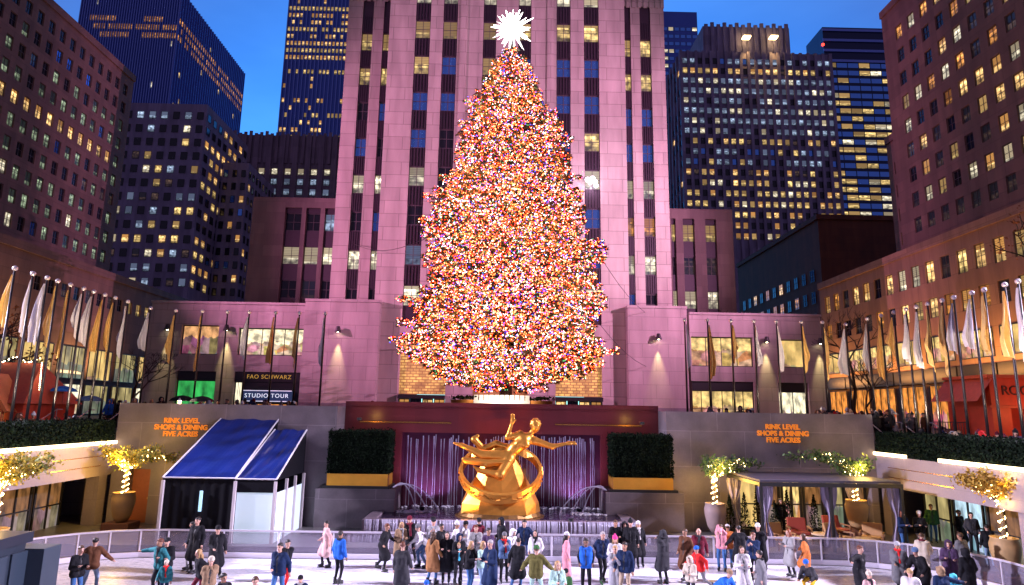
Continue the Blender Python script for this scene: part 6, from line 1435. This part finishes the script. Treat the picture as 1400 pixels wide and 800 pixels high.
# x, y of the top of the head in the photograph's survey; everyone stands on the ice
PL = [
 (112, 746, 'pocket', 60, 1.0, 'short', 'black', 'jeans', 'short', 'brown', None, '', 'person in black jacket and jeans close beside the dark booth', {}),
 (131, 735, 'relax', 200, 1.03, 'short', 'brown', 'lightjeans', 'short', 'black', None, '', 'person in brown jacket and pale jeans by the dark booth', {}),
 (218, 736, 'reach', -30, 1.04, 'short', 'teal', 'charcoal', 'short', 'auburn', None, '', 'person in teal jacket with one arm stretched out, on the left of the ice', {}),
 (230, 734, 'stand', 20, 1.03, 'short', 'black', 'black', 'short', 'black', 'cap', 'black', 'person in black jacket and black cap behind the teal jacketed skater', {}),
 (228, 765, 'stand', 0, .72, 'short', 'teal', 'navy', 'short', 'brown', 'helmet', 'cream', 'child with cream helmet and open teal jacket over red, left part of the ice', dict(scarf='red')),
 (264, 713, 'stand', -70, 1.0, 'short', 'navy', 'lightgrey', 'short', 'black', None, '', 'person in dark uniform with pale trousers at the tent gate', {}),
 (271, 707, 'stand', -10, 1.12, 'long', 'black', 'black', 'short', 'black', None, '', 'tall person all in black standing in the tent gate', {}),
 (299, 718, 'pocket', 30, 1.05, 'long', 'black', 'black', 'short', 'black', 'beanie', 'black', 'person in long black coat and black beanie right of the tent gate', {}),
 (272, 751, 'pocket', -50, .97, 'short', 'black', 'maroon', 'long', 'blond', None, '', 'blond long haired person in black coat and maroon trousers left on the ice', {}),
 (290, 760, 'relax', 30, .95, 'short', 'tan', 'charcoal', 'short', 'blond', 'beanie', 'cream', 'person in tan jacket beside the blond person in black', {}),
 (309, 783, 'stand', 60, 1.0, 'short', 'black', 'black', 'short', 'black', None, '', 'dark haired person cut off by the bottom edge, left part of the ice', {}),
 (352, 788, 'stand', 20, 1.0, 'short', 'navy', 'black', 'short', 'brown', None, '', 'brown haired person cut off by the bottom edge below the navy jacketed man', {}),
 (383, 742, 'relax', -20, 1.06, 'short', 'navy', 'jeans', 'short', 'black', None, '', 'man in navy jacket and jeans with arms hanging, left of the pale pink coat', {}),
 (393, 738, 'pocket', 30, 1.0, 'short', 'black', 'red', 'short', 'black', None, '', 'person in black top and bright red trousers behind the navy jacketed man', {}),
 (414, 786, 'stand', 0, .8, 'short', 'navy', 'black', None, 'black', 'beanie', 'black', 'child in dark beanie at the bottom edge left of the centre', {}),
 (447, 712, 'pocket', -60, .98, 'long', 'pink', 'black', 'short', 'black', None, '', 'person in knee length pale pink coat and black leggings near the back rail', {}),
 (466, 726, 'stand', 160, 1.0, 'short', 'blue', 'black', 'short', 'black', None, '', 'person in bright blue jacket and black trousers seen from behind', {}),
 (529, 716, 'glide', 60, 1.02, 'long', 'black', 'black', 'short', 'auburn', None, '', 'skater in long black coat mid glide left of the crowd', {}),
 (547, 714, 'hug', 30, .97, 'long', 'tan', 'charcoal', 'long', 'blond', None, '', 'blond person in tan coat at the left end of the crowd', {}),
 (551, 741, 'pocket', 170, 1.0, 'long', 'charcoal', 'black', 'short', 'auburn', None, '', 'person in charcoal coat at the left front of the crowd, back turned', {}),
 (562, 705, 'stand', -10, 1.08, 'short', 'black', 'black', 'short', 'brown', 'beanie', 'maroon', 'tall person in black with a maroon hat behind the white sweater', {}),
 (572, 716, 'bend', -60, 1.05, 'sweater', 'white', 'denim', 'short', 'brown', 'beanie', 'grey', 'stooping skater in white sweater, grey beanie and jeans', {}),
 (593, 708, 'phone', 0, 1.04, 'sweater', 'lightgrey', 'black', 'short', 'black', 'cap', 'black', 'person in pale grey hoodie and black cap near the fountain steps', {}),
 (593, 727, 'relax', 150, 1.0, 'long', 'camel', 'jeans', 'long', 'brown', None, '', 'person in camel coat and jeans with long brown hair, seen from behind', {}),
 (612, 727, 'hug', 10, 1.0, 'long', 'black', 'black', 'long', 'black', None, '', 'long black haired person in black coat right of the camel coat', {}),
 (604, 716, 'stand', 60, 1.0, 'short', 'black', 'black', 'short', 'black', None, '', 'person in plain black jacket behind the camel coat', {}),
 (625, 711, 'hug', 80, 1.0, 'short', 'white', 'charcoal', 'short', 'brown', 'pompon', 'white', 'person in white jacket and white pompon hat before the fountain', {}),
 (637, 712, 'hug', -60, 1.0, 'short', 'white', 'black', 'short', 'black', 'beanie', 'black', 'person in white jacket and black beanie facing the white pompon hat', {}),
 (628, 729, 'hug', 20, .98, 'short', 'black', 'black', 'short', 'brown', 'hood', 'navy', 'person with navy hood up behind the child in black and light blue', {}),
 (626, 742, 'pocket', -10, .85, 'puffy', 'black', 'black', 'short', 'blond', None, '', 'fair haired child in black jacket with pale blue scarf, middle of the crowd', dict(scarf='cyan')),
 (645, 740, 'relax', 60, .96, 'short', 'black', 'jeans', 'long', 'blond', None, '', 'blond haired person in black jacket and jeans in the middle of the crowd', {}),
 (651, 718, 'hug', 0, 1.0, 'short', 'camo', 'charcoal', 'short', 'auburn', None, '', 'person in mottled grey jacket in front of the dark red coat', {}),
 (654, 707, 'stand', 170, 1.02, 'short', 'maroon', 'black', 'short', 'black', 'beanie', 'black', 'person in dark red jacket and black hat by the fountain steps', {}),
 (661, 740, 'phone', 50, .97, 'sweater', 'mint', 'lightjeans', 'long', 'blond', None, '', 'long blond person in mint top and pale jeans facing the navy coated man', {}),
 (670, 738, 'hug', -50, 1.06, 'long', 'navy', 'jeans', 'short', 'grey', None, '', 'grey haired man in long navy coat in the middle front of the crowd', {}),
 (668, 722, 'stand', 20, 1.0, 'short', 'purple', 'black', 'short', 'black', None, '', 'person in dark purple jacket behind the navy coated man', {}),
 (685, 707, 'pocket', -60, 1.04, 'long', 'black', 'black', 'short', 'black', 'hood', 'black', 'person in hooded long black coat by the fountain steps under the statue', {}),
 (690, 727, 'phone', 15, .97, 'short', 'denim', 'black', 'long', 'brown', 'beanie', 'grey', 'person in denim jacket with red scarf and grey beanie', dict(scarf='red')),
 (701, 723, 'bend', 40, 1.06, 'short', 'white', 'lightgrey', 'short', 'brown', 'hood', 'white', 'person with white hood up leaning forward beside the denim jacket', {}),
 (709, 735, 'pocket', 160, 1.0, 'long', 'black', 'jeans', 'short', 'black', None, '', 'person in long black coat seen from behind before the white hood', {}),
 (717, 711, 'stand', -20, 1.03, 'short', 'navy', 'jeans', 'short', 'black', None, '', 'dark haired person in navy jacket and blue jeans right of the statue', {}),
 (732, 725, 'pocket', -20, .98, 'long', 'white', 'black', 'long', 'black', None, '', 'long black haired person in white coat left of the pink coat', dict(scarf='black')),
 (733, 745, 'pocket', 175, 1.03, 'puffy', 'olive', 'mint', 'short', 'brown', 'beanie', 'green', 'person in olive jacket, green beanie and mint trousers seen from behind', {}),
 (775, 727, 'stand', 80, .98, 'dress', 'rose', 'black', 'long', 'black', 'beanie', 'white', 'person in ankle length pink coat and white beanie', {}),
 (763, 767, 'hug', 30, .98, 'short', 'mint', 'lightgrey', 'long', 'blond', None, '', 'blond person in mint jacket low in the picture below the pink coat', {}),
 (774, 777, 'stand', -20, .8, 'short', 'green', 'black', None, 'black', 'helmet', 'black', 'child in black helmet and green jacket beside the blond mint jacket', {}),
 (801, 736, 'pocket', 0, 1.04, 'vest', 'blue', 'black', 'short', 'black', None, '', 'man in bright blue vest over black sleeves standing square to the viewer', dict(skin=2)),
 (824, 727, 'relax', 10, 1.05, 'short', 'navy', 'black', 'short', 'grey', None, '', 'white haired man in navy jacket with neon green skates', dict(boots='green')),
 (842, 711, 'hug', 10, 1.02, 'short', 'black', 'black', 'short', 'brown', None, '', 'brown haired person in black jacket in the row at the right of the fountain', {}),
 (853, 713, 'stand', -10, 1.0, 'short', 'charcoal', 'black', 'short', 'auburn', 'hood', 'black', 'person with black hood in the row at the right of the fountain', {}),
 (862, 708, 'stand', 0, 1.05, 'long', 'black', 'black', 'short', 'black', 'pompon', 'black', 'person in long black coat and black pompon hat right of the fountain', {}),
 (872, 712, 'pocket', -10, 1.0, 'long', 'black', 'black', 'long', 'blond', 'beanie', 'white', 'person in black coat, white beanie and pale scarf at the right end of the row', dict(scarf='white')),
 (841, 730, 'hug', 0, .99, 'short', 'white', 'black', 'long', 'blond', 'pompon', 'hotpink', 'person in white jacket and hot pink pompon hat', {}),
 (841, 746, 'phone', -10, .95, 'dress', 'lightgrey', 'grey', 'short', 'blond', None, '', 'fair haired person in long pale grey coat before the hot pink hat', {}),
 (854, 741, 'relax', -20, 1.04, 'short', 'navy', 'beige', 'short', 'black', None, '', 'dark haired man in navy jacket and khaki trousers beside the pale grey coat', {}),
 (906, 724, 'photo', 195, 1.05, 'long', 'charcoal', 'black', 'short', 'black', 'hood', 'charcoal', 'person in long charcoal hooded coat holding up a phone, alone on the ice', {}),
 (936, 723, 'pocket', -60, 1.05, 'long', 'brown', 'black', 'short', 'brown', None, '', 'man in long brown coat at the right of the ice', dict()),
 (952, 722, 'relax', -20, 1.04, 'short', 'maroon', 'black', None, 'black', None, '', 'bald man in maroon jacket beside the brown coat', {}),
 (952, 746, 'stride', -70, .9, 'short', 'red', 'grey', 'short', 'brown', 'beanie', 'blue', 'skater in bright red jacket and blue hat striding with one leg back', {}),
 (943, 760, 'hug', -30, .85, 'short', 'cream', 'charcoal', 'short', 'brown', 'hood', 'cream', 'child in cream hooded coat beside the red jacketed skater', {}),
 (985, 717, 'photo', -30, .99, 'short', 'rose', 'jeans', 'short', 'brown', None, '', 'person in pink jacket and jeans with raised arms by the right rail', {}),
 (995, 716, 'relax', 150, 1.0, 'short', 'orange', 'jeans', 'short', 'brown', 'cap', 'white', 'person in orange jacket and white cap by the right rail', {}),
 (1009, 718, 'stand', 180, 1.04, 'long', 'black', 'black', 'short', 'black', None, '', 'person in long black coat next to the orange jacket', {}),
 (1036, 715, 'stand', -30, 1.08, 'long', 'black', 'black', 'short', 'brown', 'beanie', 'white', 'tall person in black coat and white hat before the pavilion curtain', {}),
 (1029, 728, 'phone', -50, 1.0, 'short', 'navy', 'black', 'short', 'auburn', None, '', 'person in navy jacket in front of the tall white hatted one', {}),
 (1017, 747, 'pocket', 0, .98, 'long', 'white', 'lightjeans', 'long', 'brown', None, '', 'long brown haired person in open white coat facing the viewer', {}),
 (1038, 752, 'pocket', -120, 1.0, 'long', 'grey', 'charcoal', 'short', 'black', None, '', 'person in long grey coat beside the white coat', {}),
 (997, 778, 'crouch', 40, .95, 'puffy', 'blue', 'blue', 'short', 'brown', 'beanie', 'tan', 'skater in bright blue leaning far forward at the bottom edge', {}),
 (1077, 724, 'hug', -80, .98, 'long', 'camo', 'black', 'long', 'red', None, '', 'red haired person in mottled grey coat by the gate of the right rail', {}),
 (1097, 729, 'relax', -120, .97, 'long', 'orange', 'jeans', 'long', 'brown', None, '', 'long brown haired person in orange coat by the right rail', {}),
 (1100, 764, 'crouch', -60, .95, 'short', 'charcoal', 'yellow', 'short', 'brown', 'beanie', 'blue', 'crouching child in dark jacket, yellow trousers and blue hat', {}),
 (1175, 746, 'reach', 20, 1.02, 'long', 'black', 'black', 'short', 'auburn', None, '', 'person in black coat with one arm out right of the crouching child', {}),
 (1187, 779, 'stand', 20, .85, 'short', 'pink', 'lightgrey', 'short', 'brown', 'pompon', 'cream', 'child in pink jacket and cream pompon hat at the bottom edge right', {}),
 (1226, 740, 'pocket', -30, 1.0, 'long', 'grey', 'black', 'short', 'brown', 'beanie', 'lightgrey', 'person in grey coat with bright red scarf on the right of the ice', dict(scarf='red')),
 (1251, 748, 'bend', -60, 1.06, 'long', 'black', 'black', 'short', 'brown', 'beanie', 'denim', 'stooping person in long black coat and blue beanie on the right', {}),
 (1243, 777, 'hug', 150, .95, 'puffy', 'white', 'white', 'short', 'blond', None, '', 'fair haired person in white puffy jacket at the bottom edge right', {}),
 (1286, 774, 'reach', 160, .95, 'short', 'navy', 'navy', 'short', 'blond', 'hood', 'tan', 'child in navy jacket with tan furry hood at the bottom edge right', {}),
 (1303, 784, 'stand', 170, .8, 'puffy', 'cyan', 'black', 'short', 'brown', 'hood', 'cyan', 'small child in cyan jacket at the bottom edge right', {}),
 (1296, 738, 'relax', -30, 1.02, 'long', 'purple', 'black', 'short', 'brown', 'hood', 'purple', 'person in dark purple coat with fur hood by the right rail', {}),
 (1319, 749, 'stand', 175, 1.03, 'dress', 'black', 'black', 'short', 'black', 'hood', 'black', 'person in ankle length black coat seen from behind, near the right rail', {}),
 (583, 793, 'stand', 0, .8, 'short', 'blue', 'black', None, 'black', 'beanie', 'blue', 'child in bright blue beanie barely showing at the bottom edge', {}),
 (1361, 730, 'bend', 150, 1.06, 'short', 'cream', 'cream', 'short', 'brown', None, '', 'person in cream outfit leaning on the right rail', {}),
 (1383, 729, 'relax', 190, 1.06, 'puffy', 'grey', 'jeans', 'short', 'brown', None, '', 'person in grey quilted jacket and jeans at the right rail', {}),
]
pg = random.Random(17)
for x, y, pose, face, scl, coat, cc, tc, hair, hc, hat, htc, lb, kw in PL:
    if pose in ('stand', 'pocket', 'relax'): pose = pg.choice((pose, pose, 'shift', 'relax', 'balance', 'backhands', 'hug', 'shift'))
    scl *= PS; J = skeleton(pose); top = (J['head'].z+(.20 if hat == 'pompon' else .155 if hat else .13))*scl+.05*scl
    p = at(x, y, Z=top); off = J['head'].y*scl; a = R(face)
    px_, py_ = p.x+math.sin(a)*off, p.y-math.cos(a)*off
    py_ = min(py_, 24.45); px_ = min(px_, 15.9-max(0, py_-21.5)*.9)
    kw = dict(kw); kw.setdefault('skin', pg.choice((0, 0, 0, 1)))
    if 'scarf' not in kw and hat != 'hood' and pg.random() < .3: kw['scarf'] = pg.choice(('grey', 'black', 'camo', 'maroon', 'charcoal')); kw.setdefault('roll', pg.uniform(-3, 3))
    person((px_, py_, 0.0), face+pg.uniform(-12, 12), pose, scl/PS, coat, cc, tc, hair, hc, hat, htc or 'black', lb, True, **kw)
# people standing outside the rail on the right and inside the restaurant front
for x, y, Yp, pose, face, coat, cc, tc, hair, hc, hat, htc, lb in (
 (1233, 712, 25.5, 'hug', 10, 'short', 'navy', 'jeans', 'long', 'red', None, '', 'red haired person in navy jacket leaning over the rail from outside'),
 (1257, 719, 25.5, 'hug', -10, 'short', 'black', 'lightgrey', 'short', 'blond', 'beanie', 'white', 'person in black jacket and white beanie leaning over the rail from outside'),
 (1310, 704, 25.9, 'stand', 20, 'long', 'black', 'black', 'short', 'black', None, '', 'person in long black coat outside the rail before the blue lit shop window'),
 (1328, 712, 25.3, 'pocket', -20, 'short', 'charcoal', 'black', 'short', 'black', None, '', 'person in charcoal jacket outside the rail right of the blue lit window'),
 (1347, 702, 25.0, 'stand', 160, 'short', 'black', 'lightjeans', 'short', 'black', None, '', 'person in black jacket and pale jeans before the orange leaved tree'),
 (1066, 676, 28.6, 'stand', 10, 'short', 'black', 'black', 'short', 'black', None, '', 'waiter in black suit standing at the left of the restaurant front'),
 (1272, 690, 27.5, 'relax', -20, 'short', 'green', 'jeans', 'short', 'brown', None, '', 'person in green jacket in the arcade left of the blue lit window')):
    p = at(x, y, Y=Yp); s_ = 1.0
    person((p.x, Yp, FZ if Yp > 25.2 else -.03), face, pose, s_, coat, cc, tc, hair, hc, hat, htc or 'black', lb, False)
# spectators on the upper level
def crowd(n, x0, x1, ys, where, grp, z0, seed, dark=.8):
    g = random.Random(seed); xs = sorted(g.uniform(x0, x1) for _ in range(n)); used = {}
    for i, x in enumerate(xs):
        Yp = g.uniform(*ys); cc = g.choice(('black', 'black', 'charcoal', 'navy', 'brown', 'purple', 'grey')) if g.random() < dark else g.choice(('white', 'red', 'beige', 'blue', 'olive', 'lightgrey'))
        hat = g.choice((None, None, 'beanie', 'hood', 'pompon')); hc = g.choice(('black', 'brown', 'blond', 'auburn')); htc = g.choice(('black', 'charcoal', 'maroon', 'white', 'grey'))
        if hat == 'hood': htc = cc
        p = at(x, 548, Y=Yp)
        if z0 < 4 and abs(p.x) < 18.1: p = at(x, 548, X=math.copysign(g.uniform(18.1, 19.6), p.x)); Yp = p.y
        hd = {None: hc+' hair', 'beanie': htc+' beanie', 'hood': 'hood up', 'pompon': htc+' pompon hat'}[hat]
        person((p.x, Yp, z0), g.uniform(-60, 60), g.choice(('stand', 'pocket', 'phone', 'photo', 'relax', 'hug')), g.uniform(.90, 1.06), g.choice(('short', 'long', 'puffy')), cc, 'black', g.choice(('short', 'long')), hc, hat, htc, 'person in %s coat, %s, %s from left %s' % (cc, hd, ORD[i], where), False, group=grp, skin=g.choice((0, 0, 1)))
crowd(13, 322, 418, (31.0, 33.5), 'outside the black signed shop', 'spectators outside the left shops', SZ, 1)
crowd(9, 214, 315, (31.2, 33.0), 'before the green window', 'spectators before the green window', SZ, 2)
crowd(11, 150, 208, (32.5, 36), 'at the left street corner', 'spectators at the left street corner', SZ, 3)
crowd(5, 500, 560, (32.2, 33.6), 'behind red wall left of tree', 'spectators behind the red wall', SZ, 4)
crowd(5, 745, 900, (32.2, 34), 'behind red wall right of tree', 'spectators behind the red wall', SZ, 5)
crowd(9, 945, 1045, (31.4, 34), 'before the gold shop windows', 'spectators before the right shops', SZ, 6)
crowd(40, 1110, 1268, (31.3, 34.5), 'at the right street corner', 'spectators at the right street corner', SZ, 7)
crowd(16, 1272, 1405, (23.2, 29), 'on the right terrace', 'spectators on the right terrace', 3.4, 8, .55)
crowd(7, 30, 165, (28, 31), 'behind the left terrace hedge', 'spectators behind the left hedge', 3.4, 9)
for x, y, c_, lb in ((250, 541, 'black', 'black umbrella in front of the left half of the green window'), (277, 542, 'charcoal', 'dark umbrella in front of the right half of the green window'), (88, 528, 'blue', 'blue umbrella behind the railing near the red hut'), (124, 541, 'denim', 'grey blue umbrella behind the left railing')):
    Yp = 32.2; p = at(x, y, Y=Yp); t = thing('umbrella', lb, 'umbrella', (p.x, Yp, p.z))
    mb = MB(); prof = [(.02, .02), (.28, -.03), (.50, -.13), (.62, -.26)]; mb.lathe(prof, n=8); mb.build('canopy', fab(c_, CL[c_]), t); mb = MB(); mb.tube([(0, 0, .1), (0, 0, -.8)], .012, 6); mb.build('shaft', black_m, t)
